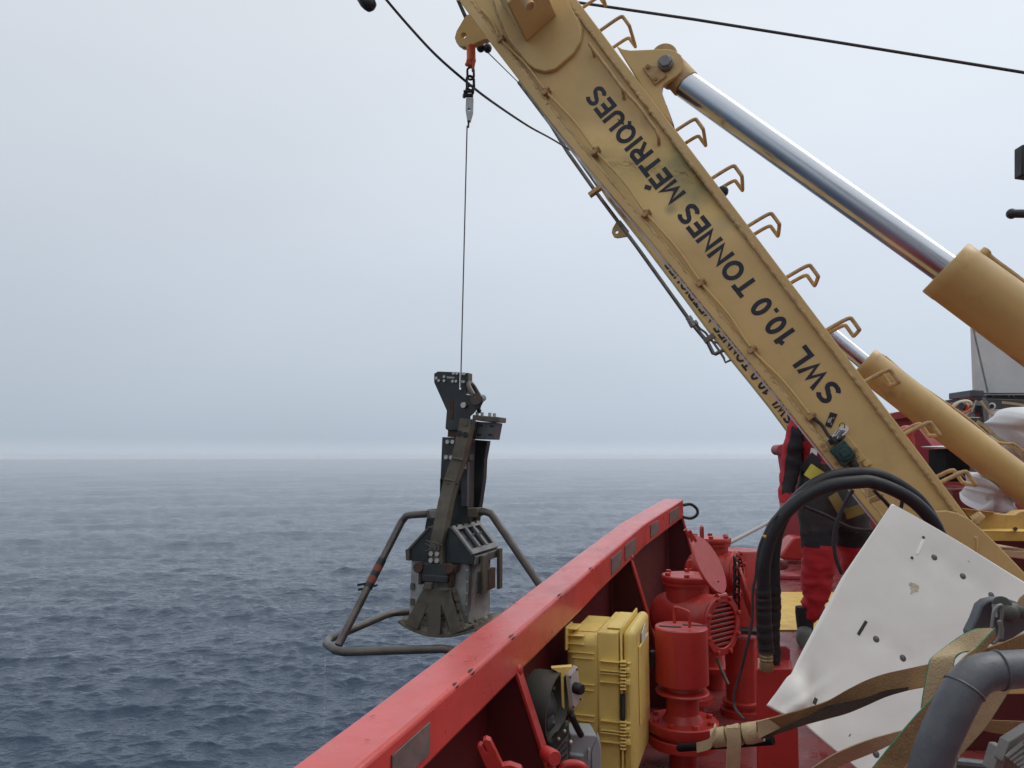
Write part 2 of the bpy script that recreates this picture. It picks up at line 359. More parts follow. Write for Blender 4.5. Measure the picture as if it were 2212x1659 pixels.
# ------------------------------------------------------------------ ship: deck, hull, bulwark with rail
RD = ray((1730, 840))                          # the way the rail runs
A0 = P((625, 1659), 1.6)
RE = P((1434, 1077), 5.7)
def ro(t): return A0+RD*t if t <= 2.9 else (A0+RD*2.9).lerp(RE, (t-2.9)/1.2)                      # outer top edge of the rail, t metres of depth on
hd = V((RD.x, RD.y, 0)).normalized(); inb = V((hd.y, -hd.x, 0))
railpts = [ro(-1.9), ro(-.8), ro(0), ro(1), ro(2), ro(2.9), RE]
RW, RH = .142, .135
def section(o, w0, w1, z0, z1): return [o+inb*w0+V((0, 0, z1)), o+inb*w1+V((0, 0, z1)), o+inb*w1+V((0, 0, z0)), o+inb*w0+V((0, 0, z0))]
def sweep(b, rings):
    n = len(rings[0]); vs = [q for r_ in rings for q in r_]
    fs = [[i*n+k, i*n+(k+1) % n, (i+1)*n+(k+1) % n, (i+1)*n+k] for i in range(len(rings)-1) for k in range(n)]
    fs += [list(range(n))[::-1], [(len(rings)-1)*n+k for k in range(n)]]
    b.add(vs, fs)
bul = thing('bulwark', 'red steel bulwark with a broad flat top rail running up the left side', 'bulwark', (ro(2).x, ro(2).y, 0))
b = B(); fine = [railpts[0].lerp(railpts[-1], 0)]
fine = []
for i in range(len(railpts)-1):
    for k in range(8): fine.append(railpts[i].lerp(railpts[i+1], k/8))
fine.append(RE)
sweep(b, [section(p+V((0, 0, .0025*noise.noise(p*4))), 0, RW, -RH, 0) for p in fine])
rail_o = b.build('rail', M['red'], bul, bevel=.012, bseg=3)
tag(rail_o, 'faded red top rail scuffed along its inner edge')
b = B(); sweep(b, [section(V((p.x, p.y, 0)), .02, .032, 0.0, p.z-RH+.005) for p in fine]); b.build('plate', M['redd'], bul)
# stays: a flat bar from under the rail to the deck with a web plate behind it
def stay(t, foot=.30, wid=.022, name='stay'):
    o = ro(t); top = o+inb*(RW-.005)+V((0, 0, -RH+.01)); bot = V((o.x, o.y, 0))+inb*(RW+foot)
    b = B(); n_ = (bot-top).normalized(); s_ = hd*wid
    w_ = n_.cross(hd).normalized()*.006
    b.prism([top-s_-w_, top+s_-w_, bot+s_-w_, bot-s_-w_], w_*2)
    pl = V((o.x, o.y, 0))+inb*.034
    b.prism([top-hd*.004-w_, bot-hd*.004-w_, V((pl.x, pl.y, 0))-hd*.004, V((pl.x, pl.y, top.z))-hd*.004], hd*.008, 1)
    b.ball(top+V((0, 0, .004))-w_, .022, 10)
    return b.build(name, [M['redv'], M['redd']], bul, bevel=.002)

# lead-grey patch plates let into the inner face
def patch(t0, t1, z0, z1):
    b = B(); q = [ro(t0)+V((0, 0, -z0)), ro(t1)+V((0, 0, -z0)), ro(t1)+V((0, 0, -z1)), ro(t0)+V((0, 0, -z1))]
    b.prism([p+inb*(RW+.001) for p in q], inb*.004); o = b.build('patch_plate', M['patch'], bul, bevel=.001)
    tag(o, 'dull grey metal patch on the inner face of the rail'); return o
def t_at(x):                                   # rail parameter whose inner edge shows at column x
    lo, hi = -1.5, 4.1
    for _ in range(40):
        mid = (lo+hi)/2
        if px(ro(mid)+inb*RW)[0] < x: lo = mid
        else: hi = mid
    return lo
for x_ in (1122, 1364, 1474): stay(t_at(x_), foot=.22)
for xa, xb in ((845, 926), (1319, 1341), (1349, 1372), (1404, 1421), (1445, 1465)):
    patch(t_at(xa), t_at(xb), .03, .105)
# chipped paint along the inner edge, scuffs and weld seams on the rail
random.seed(11)
for k in range(10):
    t0 = random.choice([-.4, -.3, -.15, -.1, .1, .25, .5, .8, 1.3, 1.8, 2.3, 2.8])+random.uniform(-.1, .1); ln = random.uniform(.010, .035)
    b = B(); E = []; I = []; n_ = 9
    for i in range(n_+1):
        f = i/n_; p = ro(t0+ln*f)+inb*(RW+.0006); dp_ = .001+.006*math.sin(PI*f)*random.uniform(.3, 1); E.append((p, dp_))
    b.ribbon([p+V((0, 0, -.004))-inb*.0 for p, d_ in E], [p+V((0, 0, -.004-d_)) for p, d_ in E], .0012)
    b.ribbon([p-inb*.005+V((0, 0, .0012)) for p, d_ in E], [p-inb*(.006+d_*1.3)+V((0, 0, .0012)) for p, d_ in E], .0012)
    b.build('paint_chip', M['rust'] if k % 3 else M['dark'], rail_o, smooth=0)
for k in range(26):
    t0 = random.uniform(-.5, 3.2); w0 = random.uniform(.01, .13); p = ro(t0)+inb*w0+V((0, 0, .0031)); q = p+hd*random.uniform(-.008, .02)+inb*random.uniform(-.02, .02)
    s_ = (q-p).cross(ZZ_).normalized()*random.uniform(.0006, .0018); b = B(); b.prism([p-s_*.2, p.lerp(q, .5)-s_, q, p.lerp(q, .5)+s_], (0, 0, .0006)); b.build('scuff', M['scuff'], rail_o, smooth=0)
# steel loop at the rail's end
e = RE+inb*RW; b = B()
b.tube(cr([e+V((0, 0, -.045)), e+inb*.05+hd*.03+V((0, 0, -.04)), e+inb*.09+hd*.05+V((0, 0, -.075)), e+inb*.09+hd*.04+V((0, 0, -.115)), e+inb*.05+hd*.02+V((0, 0, -.14)), e-hd*.05+V((0, 0, -.128))], 5), .011, 8)
b.build('steel_loop', M['chain'], bul)
# hull side and deck
HX = [V((p.x, p.y, 0)) for p in railpts]
far = V((RE.x, RE.y, 0))+hd*4.9
hull = B(); line = [HX[0]-hd*4]+HX+[far]
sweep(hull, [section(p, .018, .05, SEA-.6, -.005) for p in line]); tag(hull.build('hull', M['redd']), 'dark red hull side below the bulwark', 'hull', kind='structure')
dk = B(); edge = [p+inb*.02 for p in line]; poly = edge+[V((9.5, far.y, 0)), V((9.5, -5, 0)), V((edge[0].x, -5, 0))]
dk.prism([V((p.x, p.y, 0)) for p in poly], (0, 0, -.02))
tag(dk.build('deck', M['deck'], smooth=0), kind='structure')
# yellow mat and deck fittings
b = B(); q = [G((1655, 1362), .004), G((1668, 1280), .004), G((1800, 1280), .004), G((1830, 1362), .004)]
b.prism(q, (0, 0, .006)); tag(b.build('deck_mat', M['yellow'], bevel=.002), 'bright yellow worn mat lying on the red deck behind the hoses', 'mat')
for i, (x, y, rx, lab) in enumerate(((1697, 1249, .13, 'flat red deck plate with an oval hole, beside the black hoses'), (1722, 1185, .16, 'far red deck plate near the edge beyond the worker'))):
    c = G((x, y), 0); b = B()
    b.prism([c+V((-rx, -.12, 0)), c+V((rx, -.12, 0)), c+V((rx, .12, 0)), c+V((-rx, .12, 0))], (0, 0, .045))
    o = b.build('deck_plate', M['deckfar'], bevel=.01); tag(o, lab, 'plate')
    r_ = thing if False else None

# ------------------------------------------------------------------ A-frame
NR_ = ray((1627, 964)).normalized()            # the way from the near leg to the far leg
ON = CAM+NR_*3.45; OF = CAM+NR_*(3.45/.52)
def PN(p, off=0.): return OP(p, ON+NR_*off, NR_)
def PF(p, off=0.): return OP(p, OF+NR_*off, NR_)
af = thing('a_frame', 'tan painted lifting frame with two slanting legs lettered SWL 10.0 TONNES', 'lifting frame', (2.6, 4.4, 0))
Lp = [(697, -372), (991, 0), (1051, 82), (1120, 172), (1177, 248), (1245, 333), (1410, 527), (1584, 742), (1663, 838), (1780, 985), (1894, 1128), (1975, 1228)]
Rp = [(966, -372), (1247, 0), (1317, 93), (1385, 183), (1455, 275), (1540, 387), (1663, 550), (1776, 700), (1889, 850), (1985, 977), (2072, 1093), (2110, 1142)]
def inset(a, b, k):
    return (a[0]+(b[0]-a[0])*k, a[1]+(b[1]-a[1])*k)
b = B()
LI = [inset(l, r_, .085) for l, r_ in zip(Lp, Rp)]; RI = [inset(r_, l, .075) for l, r_ in zip(Lp, Rp)]
T = .24                                        # depth of the box section
for i in range(len(Lp)-1):                     # web, recessed a little between the two flange lips
    b.prism([PN(LI[i], .012), PN(RI[i], .012), PN(RI[i+1], .012), PN(LI[i+1], .012)], NR_*(T-.024))
M['crane_leg'] = mat('crane_leg_paint', (.63, .435, .175), .5, var=.12, vs=2.2, bump=.4, bs=20, stain=.16, scol=(.36, .31, .16), ss=1.8)
leg = b.build('leg', M['crane_leg'], af, smooth=30)
tag(leg, 'near leg, tan paint with large dark lettering')
def flange(E, I, t0, t1, name, mt, par):
    b = B()
    vs = []; n_ = len(E)
    for e_, i_ in zip(E, I): vs += [PN(e_, t0), PN(i_, t0), PN(i_, t1), PN(e_, t1)]
    fs = [[i*4+k, i*4+(k+1) % 4, i*4+4+(k+1) % 4, i*4+4+k] for i in range(n_-1) for k in range(4)]+[[3, 2, 1, 0], [4*n_-4, 4*n_-3, 4*n_-2, 4*n_-1]]
    b.add(vs, fs); return b.build(name, mt, par, bevel=.004)
flange(Lp, [inset(l, r_, .093) for l, r_ in zip(Lp, Rp)], -.004, T+.004, 'flange', M['crane'], leg)
flange(Rp, [inset(r_, l, .083) for l, r_ in zip(Lp, Rp)], -.004, T+.004, 'flange', M['crane'], leg)
# pale strip under the lower flange
b = B(); E = [(p[0]-2.5, p[1]+2.5) for p in Lp[4:]]; vs = []
for p in Lp[4:]: vs += [PN((p[0]-1, p[1]+1), .004), PN((p[0]-4.5, p[1]+3.5), .006), PN((p[0]-4.5, p[1]+3.5), .05), PN((p[0]-1, p[1]+1), .05)]
n_ = len(vs)//4
b.add(vs, [[i*4+k, i*4+(k+1) % 4, i*4+4+(k+1) % 4, i*4+4+k] for i in range(n_-1) for k in range(4)]+[[3, 2, 1, 0], [4*n_-4, 4*n_-3, 4*n_-2, 4*n_-1]])
b.build('edge_strip', M['pale'], leg)
# lumpy weld beads along both lips
for S in ([inset(l, r_, .098) for l, r_ in zip(Lp, Rp)], [inset(r_, l, .088) for l, r_ in zip(Lp, Rp)]):
    pts = []
    for i in range(len(S)-1):
        for k in range(26):
            pts.append(inset(S[i], S[i+1], k/26))
    b = B(); b.tube([PN(p, .004)+V((noise.noise(V((i*.7, 1, 2))), 0, noise.noise(V((i*.7, 5, 2)))))*.003 for i, p in enumerate(pts)],
                    [.0095+.0065*noise.noise(V((i*.9, 3, 7))) for i in range(len(pts))], 6)
    b.build('weld_bead', M['weld'], leg, smooth=60)
# a greenish grease smear on the face and rust below the clamps
def spot(m, c, rad, col, amt, sc_=14., stretch=None):
    t = m.node_tree; L = t.links.new; b = t.nodes['Principled BSDF']; src = b.inputs['Base Color'].links[0].from_socket
    co = t.nodes.new('ShaderNodeTexCoord'); vd = t.nodes.new('ShaderNodeVectorMath'); vd.operation = 'SUBTRACT'; vd.inputs[1].default_value = c
    L(co.outputs['Object'], vd.inputs[0]); ln = t.nodes.new('ShaderNodeVectorMath'); ln.operation = 'LENGTH'; L(vd.outputs[0], ln.inputs[0])
    nz_ = t.nodes.new('ShaderNodeTexNoise'); nz_.inputs['Scale'].default_value = sc_; nz_.inputs['Detail'].default_value = 6; L(co.outputs['Object'], nz_.inputs['Vector'])
    ma = t.nodes.new('ShaderNodeMath'); ma.operation = 'MULTIPLY_ADD'; ma.inputs[1].default_value = rad*1.6; L(nz_.outputs[0], ma.inputs[0]); L(ln.outputs['Value'], ma.inputs[2])
    mr = t.nodes.new('ShaderNodeMapRange'); mr.inputs[1].default_value = rad*1.75; mr.inputs[2].default_value = rad*.85; mr.inputs[3].default_value = 0; mr.inputs[4].default_value = amt
    L(ma.outputs[0], mr.inputs[0]); mx = t.nodes.new('ShaderNodeMix'); mx.data_type = 'RGBA'; L(mr.outputs[0], mx.inputs[0]); L(src, mx.inputs[6]); mx.inputs[7].default_value = (*col, 1); L(mx.outputs[2], b.inputs['Base Color'])
lo_ = V(leg.location)+wl(af)
for p, rad, col, amt in (((1475, 345), .17, (.30, .27, .14), .8), ((1500, 420), .11, (.27, .25, .13), .7), ((1560, 480), .08, (.30, .27, .15), .5), ((1448, 452), .035, (.10, .09, .09), .5), ((1400, 255), .06, (.30, .25, .13), .5)):
    spot(M['crane_leg'], PN(p, .012)-lo_, rad, col, amt, 9)
for p in ((1085, 95), (1183, 210), (1291, 338), (1400, 474), (1520, 622), (1632, 766), (1757, 912), (1845, 1005)):
    spot(M['crane_leg'], PN(p, .012)-lo_, .022, (.28, .12, .04), .85, 40)
# lettering
def arcp(cx, cy, rx, ry, a0, a1, n=9): return [(cx+rx*math.cos(math.radians(a0+(a1-a0)*i/n)), cy+ry*math.sin(math.radians(a0+(a1-a0)*i/n))) for i in range(n+1)]
SW = .205; hs = SW/2                            # stroke width for a cap height of one
def rr(w_): return arcp(w_/2, .5, w_/2-hs, .5-hs, 90, -270, 26)
GL = {'S': (.68, [arcp(.34, .735, .25, .18, 25, 180, 7)+arcp(.34, .735, .25, .20, 195, 262, 4)+arcp(.34, .28, .255, .20, 78, 0, 5)+arcp(.34, .28, .255, .195, -15, -158, 8)]),
 'W': (1.02, [[(.06, 1), (.29, .06), (.51, .88), (.73, .06), (.96, 1)]]), 'L': (.60, [[(hs, 1), (hs, hs), (.60, hs)]]), '1': (.46, [[(.30, 0), (.30, 1)], [(.04, .74), (.23, .79), (.30, .93)]]),
 '0': (.62, [rr(.62)]), '.': (.19, [[(hs, 0), (hs, .17)]]), 'T': (.68, [[(0, 1-hs), (.68, 1-hs)], [(.34, 1-SW), (.34, 0)]]), 'O': (.84, [rr(.84)]),
 'N': (.74, [[(hs, 0), (hs, .93), (.74-hs, .07), (.74-hs, 1)]]), 'E': (.62, [[(.62, 1-hs), (hs, 1-hs), (hs, hs), (.62, hs)], [(SW, .5), (.57, .5)]]),
 'M': (.88, [[(hs, 0), (hs, .94), (.44, .12), (.88-hs, .94), (.88-hs, 0)]]), 'R': (.72, [[(hs, 0), (hs, 1-hs), (.42, 1-hs)]+arcp(.42, .72, .21, .20, 90, -90, 8)+[(SW, .52)], [(.36, .50), (.64, 0)]]),
 'I': (SW, [[(hs, 0), (hs, 1)]]), 'Q': (.84, [rr(.84), [(.50, .26), (.80, -.03)]]), 'U': (.74, [[(hs, 1), (hs, .36)]+arcp(.37, .36, .37-hs, .36-hs, 180, 360, 10)+[(.74-hs, 1)]]), ' ': (.30, [])}
GL['\u00c9'] = (.62, GL['E'][1]+[[(.20, 1.12), (.46, 1.30)]])
def lettering(txt, p0, p1, cap, plane, parent, bold=0, name='lettering', mt='letter'):
    a, c = plane(p0), plane(p1); u = (c-a).normalized(); v = NR_.cross(u)
    if v.dot(UP) > 0: v = -v
    tot = sum(GL[k_][0]+.10 for k_ in txt)-.10; L_ = (c-a).length; fx = L_/tot; x0 = 0; b = B(); lay = 0
    for k_ in txt:
        wd, strokes = GL[k_]
        for st_ in strokes:
            n = len(st_); q = [V((p[0]*fx/cap, p[1], 0)) for p in st_]; E_a, E_b = [], []; closed = (q[0]-q[-1]).length < 1e-4
            for i in range(n):
                d0 = (q[i]-q[i-1]) if i else ((q[0]-q[-2]) if closed else q[1]-q[0]); d1 = (q[i+1]-q[i]) if i < n-1 else ((q[1]-q[0]) if closed else q[i]-q[i-1])
                d0.normalize(); d1.normalize(); n0 = V((-d0.y, d0.x, 0)); n1 = V((-d1.y, d1.x, 0)); m_ = (n0+n1).normalized(); k2 = min(2.6, 1/max(.3, m_.dot(n0)))
                E_a.append(q[i]+m_*hs*k2); E_b.append(q[i]-m_*hs*k2)
            W_ = lambda p: a+u*(x0*fx+p.x*cap)+v*(cap*(min(1.40, max(-.06, p.y)) if k_ in 'Q\u00c9' else min(1., max(0., p.y)))-cap/2)-NR_*(.0002*(lay % 2))
            for i in range(n-1): b.add([W_(E_a[i]), W_(E_b[i]), W_(E_b[i+1]), W_(E_a[i+1])], [[0, 1, 2, 3]])
            lay += 1
        x0 += wd+.10
    return b.build(name, M[mt], parent, smooth=0)
lettering('SWL 10.0 TONNES MÉTRIQUES', (1801, 862), (1279, 196), .096, lambda p: PN(p, .0112), leg)
# conduit with its clamps
cl = [(1040, 20), (1083, 86), (1181, 199), (1288, 327), (1397, 462), (1515, 611), (1625, 755), (1752, 899)]
pts = []
for i in range(len(cl)-1):
    pts += [cl[i], (inset(cl[i], cl[i+1], .5)[0]+4, inset(cl[i], cl[i+1], .5)[1]-3)]
pts.append(cl[-1])
b = B(); b.tube(cr([PN(p, -.006) for p in pts], 5), .0055, 8); b.build('conduit', M['crane'], leg)
U = (PN(Rp[1])-PN(Rp[-2])).normalized(); W = -(NR_.cross(U)); W = W if W.dot(UP) > 0 else -W   # along the leg, across it
for p in cl[1:]:
    c = PN(p, .0); b = B(); b.box(c, U*.010, W*.020, NR_*.017); b.cyl(c-NR_*.012+W*.016, c-NR_*.026+W*.016, .006, 8)
    b.tube([c+U*.014-NR_*.008-W*.008, c+U*.014-NR_*.02, c+U*.014-NR_*.008+W*.012], .003, 6)
    b.build('conduit_clamp', M['crane_rust'], leg, bevel=.002)
# rungs
def rung_mesh(p, big=1., lean=0.):
    o = PN(p, .01); a = (PN((p[0]+45, p[1]-27), .01)-o)*big; c = (PN((p[0]+61, p[1]-5), .01)-o)*big
    a2 = (PN((p[0]+30, p[1]-20), .01)-o)*big; dp = NR_*(.20+lean)
    b = B(); ax = a+(c-a)*.18
    b.tube(cr([o-a*.25, o+a2, o+a*.97, o+ax, o+c-(c-a)*.12, o+c+dp*.10, o+c+dp*.9, o+c+dp-(c-a)*.12, o+ax+dp, o+a*.97+dp, o+a2+dp, o-a*.25+dp], 4), .0085, 8)
    return b
b0 = rung_mesh((1458, 284)); r0 = b0.build('rung', M['crane_rust'], leg, smooth=60)
o0 = PN((1458, 284))
for p in [(1236, -30), (1302, 62), (1540, 385), (1619, 488), (1701, 600), (1788, 714), (1871, 826), (1957, 940), (2033, 1046)]:
    clone(r0, leg, PN(p)-o0)
# doubler pad and knee bracket at the top
pad = [R2(1120, -260), R2(1200, 0), R2(1225, 90), R2(1330, 340), R2(1490, 545), R2(1560, 600), R2(1650, 622), R2(1740, 600), R2(1900, 460), R2(1955, 360), R2(1968, 270), R2(1950, 200), R2(1840, -20), R2(1700, -260)]
b = B(); b.prism([PN(p, -.012) for p in pad], NR_*.03); b.build('doubler_plate', M['crane'], leg, bevel=.006, bseg=3)
b = B(); b.tube(cr([PN(p, .008) for p in pad[1:-1]], 4), .009, 6); b.build('weld_bead', M['weld'], leg, smooth=60)
kb = [R2(1488, 372), R2(1752, 132), R2(1560, -170), R2(1270, 30)]
b = B(); q = [PN(p, -.012) for p in kb]; b.prism(q, -NR_*.30+UP*.02); b.build('knee_bracket', M['crane'], leg, bevel=.008)
b = B(); b.cyl(P(R2(1440, -60), 3.05), P(R2(1525, 55), 3.02), .019, 12); b.build('grease_pipe', M['crane_rust'], leg, bevel=.002)
# grab rails on the face
for q in ([(2040, 385), (2070, 480), (2100, 450), (2210, 610)], ):
    b = B(); b.tube(cr([PN(R2(2035, 380), -.02), PN(R2(2070, 430), -.02), PN(R4(30, 660), -.02), PN(R4(110, 770), -.02), PN(R4(250, 920), -.02), PN(R4(350, 1060), -.02), PN(R4(400, 1130), -.02), PN(R4(425, 1190), -.016), PN(R4(430, 1255), .01)], 4), .008, 8)
    b.tube([PN(R2(2080, 490), .01), PN(R2(2068, 430), -.02)], .008, 8); b.tube([PN(R4(128, 860), .01), PN(R4(110, 770), -.02)], .008, 8)
    b.build('hand_rail', M['crane_rust'], leg, smooth=60)
b = B(); b.ball(PN(R3(1650, 340), .08), .026, 12, sc3=(1, 1, 1)); b.build('rubber_stop', M['black'], leg)
# clevis lug for the ram on the upper edge
cv = [R4(60, 395), R4(110, 425), R4(180, 437), R4(350, 430), R4(500, 425), R4(570, 440), R4(622, 478), R4(648, 540), R4(625, 620), R4(585, 660), R4(500, 715), R4(462, 745), R4(455, 800), R4(500, 925), R4(555, 1090), R4(480, 1010), R4(300, 780)]
for off in (.03, .17):
    b = B(); b.prism([PN(p, off) for p in cv], NR_*.03); b.build('clevis_plate', M['crane'], leg, bevel=.004)
pc = PN(R4(485, 535), 0); b = B(); b.cyl(pc+NR_*.0, pc+NR_*.22, .036, 20); b.cyl(pc-NR_*.012, pc+NR_*.02, .030, 6); b.build('clevis_pin', M['galv2'], leg, bevel=.004)
b = B(); b.prism([PN(R4(*p), .015) for p in ((285, 585), (335, 560), (420, 575), (445, 600), (498, 655), (395, 735))], NR_*.016)
for p in ((335, 575), (400, 680)): b.cyl(PN(R4(*p), .0), PN(R4(*p), .02), .011, 6)
b.build('keeper_plate', M['crane_rust'], leg, bevel=.003)
b = B(); b.prism([PN(R4(440, 820), .06), PN(R4(500, 920), .06), PN(R4(560, 1085), .06), PN(R4(500, 1010), .06), PN(R4(450, 880), .06)], NR_*.12); b.build('gusset', M['rust'], leg)
# labels, tag and switch box near the foot
b = B(); b.prism([PN(Y1(*p), .0085) for p in ((385, 120), (540, 172), (405, 472), (268, 415))], NR_*.003); dp_ = b.build('data_plate', M['blackp'], leg)
b = B()
for a_, c_ in (((350, 270), (330, 350)), ((380, 250), (350, 360)), ((415, 235), (380, 360)), ((460, 240), (452, 270)), ((412, 370), (402, 398))):
    p0, p1 = PN(Y1(*a_), .007), PN(Y1(*c_), .007); s_ = (p1-p0).cross(NR_).normalized()*.0022
    b.prism([p0-s_, p0+s_, p1+s_, p1-s_], NR_*.001)
b.build('engraved_lines', M['galv'], leg)
b = B(); tg = [(295, 740), (330, 700), (430, 620), (590, 450), (640, 410), (700, 400), (755, 425), (785, 470), (780, 520), (740, 570), (560, 740), (430, 850), (380, 820)]
b.prism([PN(Y1(*p), -.004) for p in tg], NR_*.003); b.build('plastic_tag', M['tagw'], leg)
b = B()
for a_, c_, w_ in (((580, 490), (480, 620), .002), ((620, 520), (500, 680), .0025), ((660, 520), (560, 660), .002), ((700, 530), (590, 640), .0025), ((640, 640), (550, 710), .004)):
    p0, p1 = PN(Y1(*a_), -.0055), PN(Y1(*c_), -.0055); s_ = (p1-p0).cross(NR_).normalized()*w_
    for k in range(5):
        e0, e1 = p0.lerp(p1, k/5), p0.lerp(p1, (k+.7)/5); b.prism([e0-s_, e0+s_, e1+s_, e1-s_], NR_*.0006)
b.build('tag_print', M['letter'], leg)
b = B(); b.tube(cr([PN(Y1(580, 440), .006), PN(Y1(600, 380), -.01), PN(Y1(660, 360), -.016), PN(Y1(700, 420), -.012), PN(Y1(685, 475), -.004)], 4), .0016, 6); b.build('tag_wire', M['chain'], leg)
b = B(); b.prism([PN(Y1(*p), .004) for p in ((70, 810), (190, 720), (740, 590), (1165, 1140), (985, 1255), (560, 1400), (350, 1200))], NR_*.012); b.build('mounting_plate', M['crane'], leg, bevel=.003)
b = B(); bx = [(375, 960), (640, 740), (700, 740), (950, 1050), (935, 1120), (700, 1320), (640, 1300)]
b.prism([PN(Y1(*p), -.045) for p in bx], NR_*.05); sb = b.build('switch_box', M['greenbox'], leg, bevel=.006, bseg=3); tag(sb, 'dark green switch box with a square knob')
b = B(); b.cyl(PN(Y1(690, 1010), -.045), PN(Y1(690, 1010), -.055), .033, 20)
c = PN(Y1(690, 1010), -.058); b.box(c, U*.016, W*.016, NR_*.01); b.build('knob', M['greenbox'], leg, bevel=.003)
for a_, c_ in (((400, 690), (480, 800)), ((850, 1200), (930, 1340)), ((610, 680), (650, 720))):
    b = B(); b.cyl(PN(Y1(*a_), -.02), PN(Y1(*c_), -.02), .019, 8); b.build('cable_gland', M['blackp'], leg, bevel=.003)
for p in ((205, 835), (262, 940), (500, 1215), (935, 930), (965, 1085)):
    b = B(); b.cyl(PN(Y1(*p), .006), PN(Y1(*p), -.014), .0085, 6); b.build('bolt', M['crane_rust'], leg)
b = B(); b.prism([PN(Y1(*p), -.002) for p in ((1070, 1225), (1180, 1150), (1290, 1255), (1150, 1335))], NR_*.014); b.build('small_lug', M['crane'], leg, bevel=.003)
b = B(); b.tube(cr([PN((1752, 899), -.006), PN(Z2(760, 260), -.006), PN(Z2(800, 300), -.008), PN(Z2(850, 380), -.014), PN(Z2(880, 410), -.02)], 4), .007, 8); b.build('conduit', M['cable'], leg)
# foot: pivot plate, pin boss
b = B(); fp = [R6(1380, 1165), R6(1440, 1135), R6(1540, 1130), R6(1630, 1150), R6(1740, 1205), R6(1850, 1300), R6(2000, 1445), R6(2150, 1600), (2270, 1300), (2270, 1500), (1900, 1500), R6(1300, 1400)]
b.prism([PN(p, -.05) for p in fp], NR_*.03)
b.prism([PN(p, .27) for p in fp], NR_*.03)
foot = b.build('pivot_plate', M['crane'], af, bevel=.004)
b = B(); b.prism([PN(R6(*p), -.055) for p in ((1770, 1355), (1815, 1360), (1818, 1520), (1795, 1520), (1792, 1390))], NR_*.04); b.build('stiffener', M['crane'], foot, bevel=.003)
b = B(); b.cyl(PN(R6(1760, 1190), .02), PN(R6(1810, 1235), .02), .038, 16); b.build('pin_boss', M['crane_rust'], af, bevel=.004)
b = B(); b.prism([PN(R6(*p), -.0) for p in ((1590, 1090), (1650, 1085), (1760, 1210), (1650, 1170), (1600, 1120))], NR_*.2); b.build('rusty_corner', M['rust'], leg)
# far leg
Lf = [(1112, 150), (1262, 352), (1301, 414), (1385, 520), (1470, 632), (1546, 735), (1620, 826), (1663, 880), (1700, 930), (1800, 1058), (1850, 1120)]
b = B()
for i in range(len(Lf)-1):
    a_, c_ = Lf[i], Lf[i+1]
    b.prism([PF(a_), PF((a_[0]+112, a_[1]-78)), PF((c_[0]+112, c_[1]-78)), PF(c_)], NR_*.26)
leg2 = b.build('leg', M['crane_far'], af, smooth=30); tag(leg2, 'far leg, mostly hidden behind the near one')
b = B(); vs = []
for p in Lf: vs += [PF(p, -.01), PF((p[0]+5, p[1]-4), -.01), PF((p[0]+5, p[1]-4), .02), PF(p, .02)]
n_ = len(Lf); b.add(vs, [[i*4+k, i*4+(k+1) % 4, i*4+4+(k+1) % 4, i*4+4+k] for i in range(n_-1) for k in range(4)]+[[3, 2, 1, 0], [4*n_-4, 4*n_-3, 4*n_-2, 4*n_-1]])
b.build('flange', M['crane_far'], leg2, bevel=.003)
lettering('SWL 10.0 TONNES MÉTRIQUES', (1710, 910), (1442, 565), .092, lambda p: PF(p, -.003), leg2)
# crossbeam between the legs, seen end-on along its length behind the near leg
b = B(); c0 = PN((1075, -20), .2); c1 = PF((1345, 440), .0)
b.box((c0+c1)/2, (c1-c0)*.5, U*.12, W*.06); xb = b.build('crossbeam', M['crane'], af, bevel=.006)
b = B(); lugp = [R2(970, 130), R2(945, 160), R2(880, 270), R2(864, 330), R2(880, 375), R2(920, 402), R2(975, 405), R2(1110, 345), R2(1300, 300), R2(1150, 80)]
lp = PN((1010, 65), .55)
def PL(p, off=0.): return OP(p, lp+NR_*off, NR_)
hc = R2(940, 308); outer = [PL(p) for p in lugp]
def holed(b, outline, hole_c, hr, ext, mi=0):
    # plate with a round hole: bridge outline to the hole with a fan of quads
    n = len(outline); hole = []
    for q in outline:
        d_ = (q-hole_c); hole.append(hole_c+d_.normalized()*hr)
    for i in range(n):
        j = (i+1) % n
        seg = 3
        for k in range(seg):
            a_ = outline[i].lerp(outline[j], k/seg); b_ = outline[i].lerp(outline[j], (k+1)/seg)
            ha = hole_c+(a_-hole_c).normalized()*hr; hb = hole_c+(b_-hole_c).normalized()*hr
            b.add([a_, b_, hb, ha, a_+ext, b_+ext, hb+ext, ha+ext], [[0, 1, 2, 3], [7, 6, 5, 4], [0, 4, 5, 1], [3, 2, 6, 7]], mi)
holed(b, outer, PL(hc), .0185, NR_*.045); lug = b.build('lifting_lug', M['crane'], af, bevel=0)
b = B(); 
for p in (R2(1090, 415), R2(1150, 420)): b.ball(PL(p, .4), .027, 12, sc3=(1, 1.4, 1))
b.build('sheave', M['blackp'], af)
b = B(); b.prism([PL(p, .1) for p in (R2(875, 0), R2(905, 0), R2(970, 140), R2(945, 160))], NR_*.03); b.build('gusset', M['dark'], af)
# little padeye with a hole under the far leg
b = B(); pe = [R3(720, 610), R3(690, 660), R3(682, 700), R3(700, 735), R3(730, 743), R3(810, 730), R3(830, 680), R3(760, 590)]
holed(b, [PF(p, .08) for p in pe], PF(R3(726, 693), .08), .015, NR_*.03); b.build('padeye', M['crane_far'], leg2)
